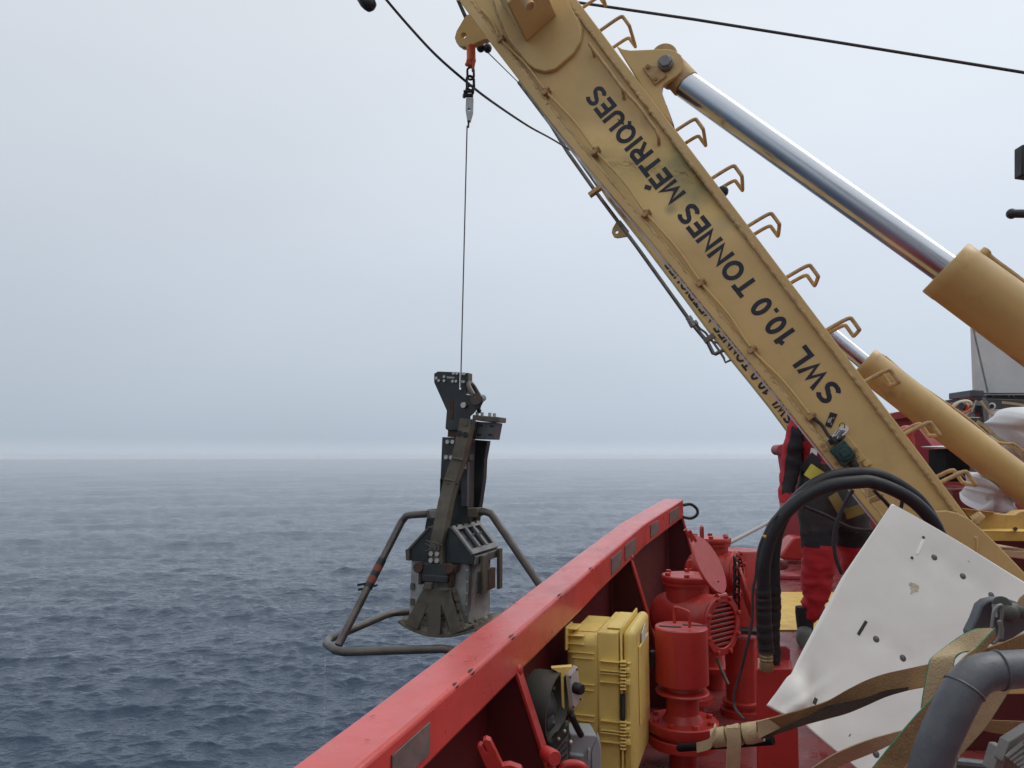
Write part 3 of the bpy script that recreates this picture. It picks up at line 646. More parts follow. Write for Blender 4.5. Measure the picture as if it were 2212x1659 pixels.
# hydraulic pipes under the far leg
hp = thing('hydraulic_pipes', 'pair of thin grey hydraulic pipes clipped under the far leg', 'pipes', PF((1301, 411), -.05))
def HP(p): return PF(p, -.05)
b = B(); b.tube([HP(R2(1420, 715)), HP(R2(1700, 1085)), HP(R3(300, 0)), HP(R3(545, 345)), HP(R3(900, 820)), HP(R3(1345, 1440)), HP(Y7(470, 480)), HP(Y7(620, 660)), HP(Y7(690, 800)), HP(Y7(720, 810)), HP(Y7(830, 755))], .0165, 8); b.build('pipe', M['hydro'], hp)
b = B(); b.tube([HP(R2(1430, 700)), HP(R3(350, 0)), HP(R3(560, 300))], .010, 8); b.build('pipe', M['hydro'], hp)
b = B(); b.tube(cr([HP(Y7(470, 400)), HP(Y7(510, 470)), HP(Y7(590, 530)), HP(Y7(640, 600)), HP(Y7(690, 650)), HP(Y7(760, 660))], 4), .010, 8); b.build('pipe', M['hydro'], hp)
b = B(); b.tube([HP(Y7(650, 600)), HP(Y7(780, 780)), HP(Y7(830, 860)), HP(Y7(850, 920)), HP(Y7(925, 885))], .010, 8); b.build('pipe', M['hydro'], hp)
for a_, c_, r_ in (((355, 330), (400, 365), .030), ((375, 375), (425, 405), .030), ((400, 410), (440, 445), .030), ((430, 380), (490, 420), .022)):
    b = B(); p0 = HP(Y7(*a_)); p1 = HP(Y7(*c_)); mid = (p0+p1)/2; b.cyl(mid-U*.018, mid+U*.018, r_, 6); b.build('pipe_union', M['galv2'], hp, bevel=.003)
b = B(); b.box(HP(R3(545, 335)), W*.07, U*.018, NR_*.035); b.build('pipe_clip', M['crane_rust'], hp, bevel=.003)
b = B(); b.box(HP(Y7(640, 605)), W*.05, U*.02, NR_*.035); b.build('pipe_clip', M['hydro'], hp, bevel=.003)

# ------------------------------------------------------------------ hydraulic rams
def ram(lbl, eye, p0, p1, p2, rr, rb, plane, off, port, line):
    a, m_, e_ = plane(p0, off), plane(p1, off), plane(p2, off); ax = (e_-a).normalized()
    t_ = thing('hydraulic_ram', lbl, 'hydraulic ram', e_, 'hydraulic rams raising the frame')
    b = B(); b.cyl(a, m_+ax*.1, rr, 40); b.build('rod', M['chrome'], t_)
    b = B(); b.lathe(m_, ax, [(rr+.004, .0), (rb-.003, .0), (rb, .006), (rb, .055), (rb-.0015, .058), (rb-.0015, (e_-m_).length)], 48); b.build('barrel', M['barrel'], t_, smooth=40)
    if eye:
        b = B(); c = plane(eye, off); b.cyl(c-NR_*.055, c+NR_*.055, .062, 24); b.cyl(c, a+ax*.002, rr*1.02, 24, r2=rr*1.08)
        b.build('rod_eye', M['crane_rust'], t_, bevel=.004)
    q = plane(port[0], off); q1 = plane(port[1], off)
    b = B(); b.cyl(q, q1, rb*.16, 12); b.build('port', M['barrel'], t_, bevel=.002)
    b = B(); b.tube(cr([plane(p, off) for p in line], 5), rb*.085, 8); b.build('oil_pipe', M['crane_rust'], t_)
    return t_
ram('large ram with shiny chrome rod above the lettered leg', R4(485, 535), R4(665, 735), (2041, 578), (2420, 872), .063, .127, PN, .11,
    (R5(1850, 450), R5(1895, 410)), [R5(1895, 440), R5(1960, 500), R5(2212, 690), (2300, 690)])
ram('smaller farther ram with tan barrel running down behind the rungs', None, (1790, 718), R5(815, 1382), (2330, 1135), .063, .133, PF, .12,
    (R5(965, 1350), R5(990, 1325)), [R5(1000, 1335), R5(1040, 1370), R6(1260, 5), R6(1700, 310), R6(1940, 510), Z4(1450, 475), Z4(1560, 490), Z4(1620, 490), Z4(1700, 540), (2225, 985)])

# ------------------------------------------------------------------ wires and rigging
GD = 4.3
b = B(); b.tube([P((1009, 272), 4.08), P((995, 838), GD-.04)], .0036, 8); tag(b.build('lifting_wire', M['wire']), 'thin grey steel wire from which the corer hangs', 'wire')
b = B(); b.tube(cr([P(p, d) for p, d in ((R2(-150, -560), 3.8), (R2(180, -120), 3.9), (R2(270, 0), 3.95), (R2(480, 245), 4.0), (R2(700, 480), 4.05), (R2(950, 700), 4.1), (R2(1180, 880), 4.4), (R2(1500, 1095), 5.2), (R2(1700, 1205), 5.9), (R2(1900, 1325), 6.4))], 6), .0068, 8)
tag(b.build('hanging_cable', M['cable']), 'dark slack cable curving down behind the lifting chain to the far leg', 'cable')
b = B(); b.tube([P((1225, 2), 5.2), P((1500, 42), 5.0), P((1800, 90), 4.85), P((2300, 171), 4.6)], .0095, 8)
tag(b.build('stay_wire', M['cable']), 'straight dark wire rope crossing the sky at top right', 'wire')
b = B(); b.tube([PL(R2(1125, 430), .4), PF(R2(1440, 740), -.05)], .004, 6); tag(b.build('guide_line', M['cable']), 'thin line from the black sheave down to the pipes', 'line')
sw = thing('swivel', 'orange swivel hanging under the lifting lug', 'swivel', P(R2(1005, 500), 4.08))
b = B(); b.lathe(P(R2(1005, 395), 4.08), (0.02, 0, -1), [(.018, 0), (.0235, .008), (.0235, .075), (.025, .078), (.025, .090), (.022, .094), (.019, .115)], 20)
b.build('body', M['orange'], sw, bevel=0)
b = B(); q = P(R2(1005, 540), 4.08); b.cyl(q-V((.025, 0, 0)), q+V((.018, 0, 0)), .009, 10); b.ball(P(R2(972, 560), 4.06), .012, 10)
b.prism([P(R2(1015, 520), 4.05), P(R2(1038, 525), 4.05), P(R2(1030, 600), 4.05), P(R2(1010, 605), 4.05)], (0, .03, 0)); b.build('pin', M['orange'], sw)
def link(b, c, hw, hh, r, ax, up=V((0, 0, 1))):
    pts = []
    for k in range(16):
        a_ = 2*PI*k/16; x = math.cos(a_)*hw; z = math.sin(a_)
        z = z*hw+(hh-hw)*(1 if z > 0 else -1)
        pts.append(c+ax*x+up*z)
    b.tube(pts, r, 8, closed=True)
rg = thing('shackle_chain', 'dark shackles and links between the orange swivel and the wire', 'shackle', P(R2(1000, 700), 4.09))
b = B(); link(b, P(R2(1002, 640), 4.09), .0175, .034, .0062, V((1, 0, 0))); b.build('shackle', M['chain'], rg)
b = B(); link(b, P(R2(1000, 725), 4.09), .021, .039, .0072, V((.9, .44, 0))); b.build('shackle', M['chain'], rg)
b = B(); link(b, P(R2(995, 790), 4.09), .019, .028, .0072, V((.95, -.3, 0))); q = P(R2(980, 805), 4.07); b.cyl(q-V((.024, 0, -.005)), q+V((.026, 0, .005)), .008, 8); b.build('shackle', M['chain'], rg)
b = B(); q = P(R2(985, 835), 4.08); b.cyl(q-V((.024, .005, 0)), q+V((.024, -.005, 0)), .011, 8); b.cyl(q-V((.027, .005, 0)), q-V((.018, 0, 0)), .014, 6); b.build('pin', M['chain'], rg)
ws = thing('wedge_socket', 'bright tapered steel wedge socket clamping the wire end', 'wire socket', P(R2(990, 1040), 4.08))
ol = [R2(962, 850), R2(1026, 850), R2(1022, 970), R2(1000, 1048), R2(972, 1048), R2(958, 960)]
b = B(); holed(b, [P(p, 4.07) for p in ol], P(R2(988, 950), 4.07), .0085, V((0, .03, 0))); b.build('body', M['steel'], ws)
b = B(); b.cyl(P(R2(985, 1045), 4.09), P(R2(982, 1110), 4.08), .0055, 8); b.build('ferrule', M['chain'], ws)
b = B(); b.lathe(P(R2(30, -75), 3.9), P(R2(150, 75), 3.9)-P(R2(30, -75), 3.9), [(.01, 0), (.036, .03), (.040, .06), (.037, .085), (.030, .105), (.012, .116)], 16)
b.tube([P(R2(30, -75), 3.9), P(R2(-40, -700), 3.8)], .006, 8)
tag(b.build('sheave_block', M['dark'], smooth=50), 'small black hanging block cut off by the top edge', 'block')
b = B(); b.tube([P(R5(2100, 90), 5), P((2260, 462), 4.9)], .028, 10); b.ball(P(R5(2105, 92), 5), .034, 10)
tag(b.build('boom_tip', M['dark']), 'dark round bar end poking in at the right edge', 'bar')
b = B(); b.prism([P(p, 6) for p in ((2208, 312), (2260, 305), (2260, 385), (2208, 378))], (0, .1, 0)); tag(b.build('signal_box', M['blackp'], bevel=.01), 'black box cut by the right edge against the sky', 'box')

# ------------------------------------------------------------------ box corer hanging from the wire
gc = P((965, 1120), GD); th = math.radians(20); FN = V((-math.sin(th), -math.cos(th), 0)); RN = V((math.cos(th), -math.sin(th), 0))
gr = thing('box_corer', 'dark muddy seabed box corer with tubular stand hanging over the water', 'sampler', V((gc.x, gc.y, P((965, 1403), GD).z)))
def GF(p, off=0.): return OP(p, gc+FN*off, FN)          # off > 0 towards the viewer
def GR(p, off): return OP(p, gc+RN*off, RN)
hb = (GF(Z7(810, 760), .17)-GF(Z7(280, 760), .17)).length/2; bd = hb
fz = GF(Z7(845, 770), bd)
# core box
b = B(); b.prism([GF(Z7(*p), bd-.012) for p in ((285, 700), (830, 740), (805, 1320), (262, 1280))], -FN*(2*bd-.03)); cb = b.build('core_box', M['galv'], gr, bevel=.004)
b = B(); b.prism([GF(Z7(*p), bd+.0) for p in ((798, 760), (826, 765), (806, 1325), (782, 1322))], -FN*.04); b.build('corner_strip', M['galv2'], cb, bevel=.002)
for y_ in (815, 925, 1030, 1130, 1230):
    b = B(); q = GF(Z7(808-(y_-800)*.02, y_), bd); b.cyl(q, q+FN*.006, .006, 8); b.build('rivet', M['bolt'], cb)
for y_ in (965, 1110):
    b = B(); b.prism([GF(Z7(*p), bd-.006) for p in ((278, y_-28), (312, y_-28), (312, y_+35), (276, y_+35))], FN*.004); b.build('cover_plate', M['mudsteel'], cb)
# hood: front plate, sloped roof, walls
hf = [(235, 640), (440, 420), (490, 410), (655, 428), (832, 670), (878, 690), (862, 768), (245, 726)]
b = B(); b.prism([GF(Z7(*p), bd+.02) for p in hf], -FN*(2*bd+.02)); hood = b.build('hood', M['dark'], gr, bevel=.003)
b = B(); q0, q1, q2 = GF(Z7(238, 630), bd+.03), GF(Z7(438, 412), bd+.03), GF(Z7(450, 425), bd+.03)
b.prism([q0, q1, q2, GF(Z7(250, 645), bd+.03)], -FN*(2*bd+.04)); b.prism([GF(Z7(*p), bd+.035) for p in ((228, 625), (262, 622), (262, 730), (232, 725))], -FN*.12); b.build('roof_edge', M['mudsteel'], hood)
# window frame on the right slope
wa, wb = GF(Z7(655, 430), bd+.03), GF(Z7(835, 672), bd+.03); dpv = -FN*(2*bd+.02); up_ = (wb-wa)
nrm = up_.cross(dpv).normalized(); nrm = nrm if nrm.z > 0 else -nrm
def WN(s, t_, h=0.): return wa+up_*s+dpv*t_+nrm*h
b = B()
for s0, s1, t0, t1 in ((-.03, .13, -.02, 1.02), (.88, 1.06, -.02, 1.02), (.13, .88, -.02, .07), (.13, .88, .93, 1.02)):
    b.prism([WN(s0, t0, .004), WN(s1, t0, .004), WN(s1, t1, .004), WN(s0, t1, .004)], nrm*.014)
wf = b.build('window_frame', M['galv2'], hood, bevel=.002)
for t0 in (.33, .62):
    b = B(); b.prism([WN(.10, t0, .006), WN(.9, t0, .006), WN(.9, t0+.07, .006), WN(.10, t0+.07, .006)], nrm*.016)
    q = WN(.45, t0+.035, .02); b.box(q, nrm*.006, dpv.normalized()*.008, up_.normalized()*.008); b.cyl(q, q+nrm*.018, .005, 6); b.build('clamp_bar', M['galv2'], hood, bevel=.002)
for t0, t1 in ((.07, .33), (.40, .62), (.69, .93)):
    b = B(); b.prism([WN(.12, t0, .002), WN(.89, t0, .002), WN(.89, t1, .002), WN(.12, t1, .002)], nrm*.004); b.build('pane', M['glass'], hood, smooth=0)
for t_ in (.1, .35, .6, .85):
    b = B(); q = WN(-.0, t_, .018); b.cyl(q, q+nrm*.008, .007, 8); b.build('bolt', M['chain'], hood)
# right wall with its strips
rw = GF(Z7(878, 690), bd+.02); rw2 = GF(Z7(862, 768), bd+.02)
b = B(); b.prism([rw+RN*.001, rw+dpv+RN*.001, rw2+dpv+RN*.001, rw2+RN*.001], RN*.008); b.build('side_wall', M['galv2'], hood, bevel=.002)
def RWp(t_, z): return V((rw.x, rw.y, 0))+dpv*t_+RN*.012+V((0, 0, rw.z+z))
for t0, t1, z0, z1, mt in ((.12, .30, .00, -.20, 'mudsteel'), (.80, .93, .01, -.21, 'mudsteel'), (.45, .75, -.09, -.20, 'rust'), (.0, .12, -.08, -.19, 'dark')):
    b = B(); b.prism([RWp(t0, z0), RWp(t1, z0), RWp(t1, z1), RWp(t0, z1)], RN*(.018 if mt == 'mudsteel' else .006)-RN*.03*(mt == 'rust')); b.build('guide_strip', M[mt], hood, bevel=.002)
# right side face of the core box
b = B(); c0 = GF(Z7(808, 1325), bd-.012)
b.prism([c0+RN*.002, c0+dpv*.86+RN*.002, V((0, 0, .33))+c0+dpv*.86+RN*.002, V((0, 0, .33))+c0+RN*.002], RN*.004); b.build('side_plate', M['galv'], cb)
# column
b = B(); col = [Z6(577, 968), Z6(897, 978), Z6(884, 1300), Z6(878, 1659), Z7(805, 230), Z7(790, 420), Z7(560, 440), Z7(552, 0), Z6(548, 1659)]
b.prism([GF(p, .03) for p in col], -FN*.09); colo = b.build('column', M['dark'], gr, bevel=.003)
b = B(); b.prism([GF(p, .045) for p in (Z6(805, 1260), Z6(880, 1260), Z6(872, 1659), Z7(800, 220), Z7(748, 225), Z6(800, 1659))], -FN*.03)
b.prism([GF(p, .035) for p in (Z6(860, 1175), Z6(905, 1178), Z6(902, 1248), Z6(858, 1245))], -FN*.05); b.build('guide_channel', M['greypipe'], colo, bevel=.002)
b = B(); b.prism([GF(p, .048) for p in (Z6(832, 1288), Z6(862, 1290), Z6(860, 1345), Z6(830, 1342))], -FN*.004); b.build('warning_sticker', M['tagw'], colo)
b = B(); b.prism([GF(p, .05) for p in (Z6(834, 1300), Z6(860, 1302), Z6(860, 1316), Z6(833, 1314))], -FN*.002); b.build('sticker_print', M['orange'], colo)
for a_ in ((648, 1025), (708, 1025), (632, 1207), (690, 1210)):
    b = B(); q = GF(Z6(*a_), .03); b.cyl(q, q+FN*.014, .0125, 6); b.build('bolt', M['bolt'], colo)
b = B(); b.prism([GF(p, .034) for p in (Z6(592, 1172), Z6(700, 1178), Z6(700, 1246), Z6(590, 1240))], -FN*.008); b.build('band', M['mudsteel'], colo)
b = B(); b.prism([GF(p, .03) for p in (Z7(520, 410), Z7(720, 425), Z7(735, 330), Z7(640, 330), Z7(560, 250), Z7(500, 330))], -FN*.1); b.build('collar', M['dark'], colo)
# top plate (two cheeks), neck
tp = [Z6(480, 215), Z6(525, 188), Z6(776, 198), Z6(770, 395), Z6(778, 404), Z6(792, 404), Z6(800, 395), Z6(806, 202), Z6(882, 210), Z6(882, 330), Z6(852, 332), Z6(850, 455), Z6(870, 466), Z6(1035, 473), Z6(1050, 500), Z6(1045, 560), Z6(940, 688), Z6(903, 720), Z6(900, 880), Z6(640, 888), Z6(613, 865), Z6(630, 655), Z6(480, 320)]
hdp = None
for off in (.05, -.045):
    b = B(); b.prism([GF(p, off) for p in tp], -FN*.014); o = b.build('head_plate', M['dark'], gr, bevel=.0015); hdp = hdp or o
b = B(); b.prism([GF(p, .035) for p in (Z6(645, 872), Z6(760, 874), Z6(755, 975), Z6(638, 965))], -FN*.07); b.build('neck', M['rust'], gr, bevel=.002)
b = B(); b.prism([GF(p, .03) for p in (Z6(880, 205), Z6(884, 205), Z6(884, 335), Z6(868, 455), Z6(856, 455), Z6(856, 205))], -FN*.06); b.build('spacer', M['mudsteel'], gr)
b = B(); b.prism([GF(p, .053) for p in (Z6(672, 527), Z6(708, 527), Z6(706, 760), Z6(662, 758))], -FN*.003); b.build('wear_slot', M['rust'], hdp)
b = B(); b.prism([GF(p, .053) for p in (Z6(630, 248), Z6(722, 254), Z6(720, 272), Z6(630, 268))], -FN*.003); b.build('slot', M['galv'], hdp)
for a_ in ((714, 212), (755, 213), (818, 217), (843, 218), (512, 268), (605, 252), (540, 297), (605, 300), (706, 306), (746, 306), (810, 310), (838, 312)):
    b = B(); q = GF(Z6(*a_), .05); b.cyl(q, q+FN*.009, .0085, 6); b.build('bolt', M['bolt'], hdp)
for a_, r_ in (((973, 512), .022), ((843, 592), .018)):
    b = B(); q = GF(Z6(*a_), .05); b.cyl(q, q+FN*.022, r_, 6); b.build('bolt', M['bolt'], hdp, bevel=.002)
b = B(); b.tube(cr([GF(Z6(975, 515), .09), GF(Z6(920, 420), .085), GF(Z6(885, 345), .06), GF(Z6(905, 325), .02), GF(Z6(950, 370), -.03), GF(Z6(1010, 470), -.06), GF(Z6(1050, 510), -.08)], 5), .014, 10)
b.cyl(GF(Z6(975, 515), .075), GF(Z6(1060, 505), -.10), .020, 12); b.cyl(GF(Z6(975, 515), .07), GF(Z6(975, 515), .10), .032, 14); b.build('shackle', M['pipe'], gr, smooth=50)
b = B(); b.tube(cr([GF(Z6(1050, 530), -.02), GF(Z6(1015, 600), -.02), GF(Z6(1010, 650), -.02), GF(Z6(1030, 665), -.02)], 4), .012, 8); b.build('trigger_link', M['chain'], gr)
# counterweight bracket at the right of the head
b = B(); b.prism([GF(p, .06) for p in (Z6(938, 702), Z6(1065, 715), Z6(1060, 782), Z6(930, 762))], -FN*.2)
b.prism([GF(p, .055) for p in (Z6(1062, 715), Z6(1250, 730), Z6(1245, 792), Z6(1055, 782))], -FN*.12); b.build('bracket_beam', M['mudsteel'], gr, bevel=.004)
b = B(); b.prism([GF(p, .03) for p in (Z6(992, 785), Z6(1220, 797), Z6(1182, 997), Z6(955, 992))], -FN*.10); bp_ = b.build('bracket_plate', M['greypipe'], gr, bevel=.003)
b = B(); b.prism([GF(p, .05) for p in (Z6(935, 775), Z6(990, 785), Z6(958, 990), Z6(900, 978))], -FN*.1); b.build('bracket_cheek', M['dark'], gr, bevel=.003)
for x_, y_ in ((1024, 832), (1048, 832), (1156, 838), (1178, 838), (1003, 942), (1026, 942), (1135, 940), (1157, 942)):
    b = B(); q = GF(Z6(x_, y_), .03); b.lathe(q-FN*.002, FN, [(.007, 0), (.007, .0035)], 8); b.build('hole', M['blackp'], bp_)
for x_, y_ in ((992, 690), (1052, 700), (1142, 706), (1197, 712)):
    b = B(); q = GF(Z6(x_, y_), -.02); b.cyl(q-V((0, 0, .012)), q+V((0, 0, .012)), .009, 6); b.build('bolt', M['bolt'], gr)
# the two cranked arms: channel section
def arm(pts, wd, offs, mt, name='arm', fl=.05):
    b = B(); L_ = [GF((p[0]-wd/2, p[1]), o) for p, o in zip(pts, offs)]; R_ = [GF((p[0]+wd/2, p[1]+2), o) for p, o in zip(pts, offs)]
    b.ribbon(L_, R_, .008)
    b.ribbon(R_, [q-FN*fl for q in R_], .006); b.ribbon(L_, [q-FN*fl for q in L_], .006)
    return b.build(name, mt, gr, smooth=25)
a1 = arm([Z6(858, 744), Z6(845, 850), Z6(757, 1230), Z6(665, 1482), Z6(640, 1600), Z7(596, 160), Z7(548, 400), Z7(517, 560), Z7(516, 748)], 25, [.13, .13, .14, .15, .155, .17, bd+.05, bd+.05, bd+.05], M['mudsteel'])
for a_, r_ in (((845, 797), .018), ((780, 928), .017), ((852, 942), .017), ((648, 1532), .008), ((752, 1528), .006)):
    b = B(); q = GF(Z6(*a_), .155 if a_[1] > 1000 else .138); b.lathe(q-FN*.002, FN, [(r_, 0), (r_, .003)], 12); b.build('hole', M['blackp'] if a_[1] > 900 else M['mudsteel'], a1)
for (x_, y_) in ((757, 1224), (665, 1478)):
    b = B(); b.tube([GF(Z6(x_-66, y_-10), .156), GF(Z6(x_, y_), .156), GF(Z6(x_+66, y_+18), .150)], .006, 6); b.build('weld_bead', M['mudsteel'], a1)
arm([Z6(1040, 1000), Z6(1000, 1225), Z6(990, 1450), Z6(960, 1659), Z7(868, 160), Z7(835, 370)], 25, [-.12, -.13, -.13, -.14, -.15, -.16], M['dark'])
b = B(); b.prism([GF(p, -.16) for p in (Z7(428, 330), Z7(495, 330), Z7(460, 520), Z7(410, 430))], -FN*.03); b.build('arm', M['dark'], gr)
q = GF(Z7(505, 600), bd+.055); b = B(); b.cyl(q-FN*.03, q+FN*.012, .031, 20); b.cyl(q, q+FN*.022, .016, 12); b.tube([q+FN*.02+V((-.045, 0, .02)), q+FN*.024, q+FN*.02+V((-.04, 0, -.02))], .003, 6); b.tube([q+FN*.02+V((-.04, 0, .035)), q+FN*.02+V((.05, 0, .01))], .003, 6); b.build('pivot', M['mudsteel'], a1, bevel=.002)
for x_, y_ in ((475, 662), (530, 665), (473, 725), (530, 727)):
    b = B(); q = GF(Z7(x_, y_), bd+.054); b.cyl(q, q+FN*.014, .014, 6); b.build('bolt', M['bolt'], a1, bevel=.001)
# hinge block above the spade
b = B(); b.prism([GF(Z7(*p), bd+.06) for p in ((400, 752), (620, 760), (625, 940), (385, 925), (380, 860))], -FN*.09); b.prism([GF(Z7(*p), bd+.07) for p in ((385, 858), (625, 878), (620, 940), (380, 922))], -FN*.03); hg = b.build('hinge_block', M['dark'], gr, bevel=.004)
for pts in (((330, 750), (405, 755), (405, 820), (380, 850), (378, 955), (345, 950), (348, 840), (328, 805)), ((612, 770), (698, 775), (700, 830), (665, 860), (655, 985), (620, 980), (622, 860))):
    b = B(); b.prism([GF(Z7(*p), bd+.05) for p in pts], -FN*.05); b.build('hinge_strap', M['rust'], hg, bevel=.004)
for p in ((365, 790), (650, 800)):
    b = B(); q = GF(Z7(*p), bd+.04); b.cyl(q, q+FN*.03, .028, 10); b.build('hinge_nut', M['rust'], hg, bevel=.003)
for pts in (((390, 975), (470, 985), (465, 998), (385, 990)), ((545, 990), (635, 998), (600, 1010), (545, 1003)), ((400, 935), (470, 940), (468, 985), (400, 978))):
    b = B(); b.prism([GF(Z7(*p), bd+.095) for p in pts], -FN*.04); b.build('tab', M['mudsteel'], hg)
# spade: fan of three fingers on a curved blade
so_ = bd+.07
sp = [Z7(395, 985), Z7(632, 995), Z7(690, 1170), Z7(752, 1385), Z7(655, 1422), Z7(610, 1270), Z7(562, 1140), Z7(556, 1290), Z7(548, 1432), Z7(432, 1428), Z7(436, 1260), Z7(446, 1128), Z7(400, 1235), Z7(338, 1372), Z7(222, 1325), Z7(310, 1150)]
b = B(); b.prism([GF(p, so_) for p in sp], -FN*.008); spd = b.build('spade', M['mudsteel'], gr, bevel=.001)
b = B(); arc = cr([Z7(158, 1297)+(0,), Z7(222, 1345)+(0,), Z7(320, 1392)+(0,), Z7(430, 1428)+(0,), Z7(560, 1440)+(0,), Z7(680, 1432)+(0,), Z7(800, 1405)+(0,), Z7(900, 1370)+(0,)], 4)
fr = [GF((q.x, q.y), so_+.012) for q in arc]; bk = [q-FN*(2*bd+.2)+V((0, 0, .0)) for q in fr]
b.ribbon(fr, bk, .010); b.build('blade', M['mudsteel'], gr, smooth=50)
# mud between the fingers and under the box
b = B(); nx, ny = 64, 26; vs = []
for j in range(ny):
    for i in range(nx):
        u_ = i/(nx-1); v_ = j/(ny-1)
        top = 1080+90*abs(u_-.5)+(80 if u_ > .62 else 0)
        x_ = 210+(u_)*660; bot = 1300+128*math.sin(PI*min(1, max(0, (x_-160)/760)))
        y_ = bot+(top+120-bot)*v_
        q = GF(Z7(x_+12*noise.noise(V((i*.3, j*.3, 1))), y_), so_-.015-.055*v_)
        q += FN*(.016*noise.fractal(q*22, 1, 2, 4)+.012*noise.noise(q*60))
        vs.append(q)
b.add(vs, [[j*nx+i, j*nx+i+1, (j+1)*nx+i+1, (j+1)*nx+i] for j in range(ny-1) for i in range(nx-1)])
b.build('mud', M['mud'], gr, smooth=20)
b = B(); vs = []
for j in range(14):
    for i in range(70):
        t_ = i/69; q = c0+RN*(.0+.05*j/13)+dpv*t_*1.05+V((0, 0, .05*(1-j/13)-.035-.03*t_)); q += V((0, 0, 1))*.02*noise.fractal(q*25, 1, 2, 4)+RN*.02*noise.noise(q*30); vs.append(q)
b.add(vs, [[j*70+i, j*70+i+1, (j+1)*70+i+1, (j+1)*70+i] for j in range(13) for i in range(69)]); b.build('mud', M['mud'], gr, smooth=20)
# mud smears on the front of the core box, right of the spade
b = B(); vs = []
for j in range(24):
    for i in range(10):
        v_ = j/23; q = GF(Z7(655+v_*90+i*6+8*noise.noise(V((j*.5, i, 3))), 1000+v_*370), bd+.005); q += FN*(.018*noise.fractal(q*30, 1, 2, 4)+.02*math.sin(PI*i/9)); vs.append(q)
b.add(vs, [[j*10+i, j*10+i+1, (j+1)*10+i+1, (j+1)*10+i] for j in range(23) for i in range(9)]); b.build('mud', M['mud'], gr, smooth=20)
# tubular stand
TR = .0215; zr = G(R1(200, 1546), 0); 
ringz = P(D(1100, 1402), 3.86).z
def RG(p): return OP(p, V((0, 0, ringz)), V((0, 0, 1)))
fc = [RG(R1(720, 1532)), RG(R1(205, 1549)), RG(R1(160, 1540)), RG(R1(115, 1505)), RG(R1(128, 1480)), RG(R1(180, 1460)), RG(R1(425, 1355)), RG(R1(470, 1345)), RG(R1(560, 1338))]
cen = (RG(R1(205, 1549))+RG(R1(425, 1355)))/2; ctr = V((gc.x, gc.y, ringz))
mir = [ctr*2-q for q in fc]; mir = [V((q.x, q.y, ringz)) for q in mir]
b = B(); b.tube([p for p in fc]+[p for p in mir], TR, 12, closed=True); st = b.build('stand_ring', M['pipe'], gr, smooth=50)
lt = [GF(Z7(780, 285), -.02), GF(Z7(440, 295), -.02), GF(Z7(300, 305), -.02)]
legp = [GF(Z7(440, 292), -.02), GF(R1(560, 832), -.02), GF(R1(530, 838), -.02), GF(R1(505, 870), -.02)]
b = B(); b.tube(legp+[GF(R1(330, 1190), .0).lerp(RG(R1(180, 1510)), .3)] if False else legp+[RG(R1(175, 1515))], TR*.98, 12); l1 = b.build('stand_leg', M['pipe'], gr, smooth=50)
rp = [GF(R1(845, 820), -.02), GF(R1(940, 815), -.02), GF(R1(972, 826), -.02), GF(R1(992, 852), -.02)]
rdir = (GF(R1(1215, 1180), .0)-rp[-1]); b = B(); b.tube(rp+[rp[-1]+rdir, rp[-1]+rdir*1.85], TR*.98, 12); b.build('stand_leg', M['pipe'], gr, smooth=50)
b = B(); b.prism([GF(p, .02) for p in (Z7(432, 250), Z7(900, 238), Z7(898, 325), Z7(430, 335))], -FN*.08); b.build('stand_beam', M['mudsteel'], gr, bevel=.004)
b = B(); b.prism([GF(p, .03) for p in (Z7(435, 255), Z7(520, 262), Z7(515, 330), Z7(470, 335))], -FN*.05); b.build('tube_clamp', M['galv2'], gr, bevel=.003)
la, lb = legp[-1], RG(R1(175, 1515)); 
for s0, s1, mt, rr_ in ((.33, .385, 'blackp', 1.12), (.385, .435, 'tape', 1.13), (.435, .475, 'blackp', 1.12), (.475, .53, 'tape', 1.13), (.53, .56, 'blackp', 1.14)):
    b = B(); b.cyl(la.lerp(lb, s0), la.lerp(lb, s1), TR*rr_, 16); b.build('tape_band', M[mt], l1)
b = B(); q = la.lerp(lb, .545); b.box(q+V((-.03, -.01, .01)), V((.03, 0, .004)), V((0, .004, 0)), V((0, 0, .006))); b.box(q+V((-.03, -.01, -.015)), V((.025, 0, .004)), V((0, .004, 0)), V((0, 0, .006))); b.box(q+V((.03, -.01, .0)), V((.02, 0, .006)), V((0, .004, 0)), V((0, 0, .005))); b.build('cable_tie', M['blackp'], l1)
# drips
b = B(); random.seed(3); z = 0
top = RG(R1(112, 1530))-V((0, 0, .03))
for k in range(46):
    z += random.uniform(.008, .045); b.ball(top+V((.006*noise.noise(V((z*3, 0, 0)))-.004, 0, -z)), random.choice([.0018, .0022, .003]), 6, sc3=(1, 1, 1.3))
tag(b.build('water_drips', M['water_drop']), 'string of water drops falling from the corner of the stand', 'water drops', kind='stuff')

# ------------------------------------------------------------------ unseen blocks added astern and right of the camera to cut sky light
dh = thing('occluder', 'white deckhouse added unseen behind the viewer to cut sky light', 'occluder', (3, -8, 0))
b = B(); b.box((3.0, -8.0, 3.0), (4.6, 0, 0), (0, 3.0, 0), (0, 0, 3.0)); b.box((3.0, -4.9, 2.6), (4.6, 0, 0), (0, .5, 0), (0, 0, .06)); b.build('wall', M['white'], dh)
b = B(); b.box((7.0, 1.6, 1.2), (1.6, 0, 0), (0, 2.4, 0), (0, 0, 1.2)); tag(b.build('side_occluder', M['galv2']), 'grey occluder added unseen to the right of the white board', 'side occluder')

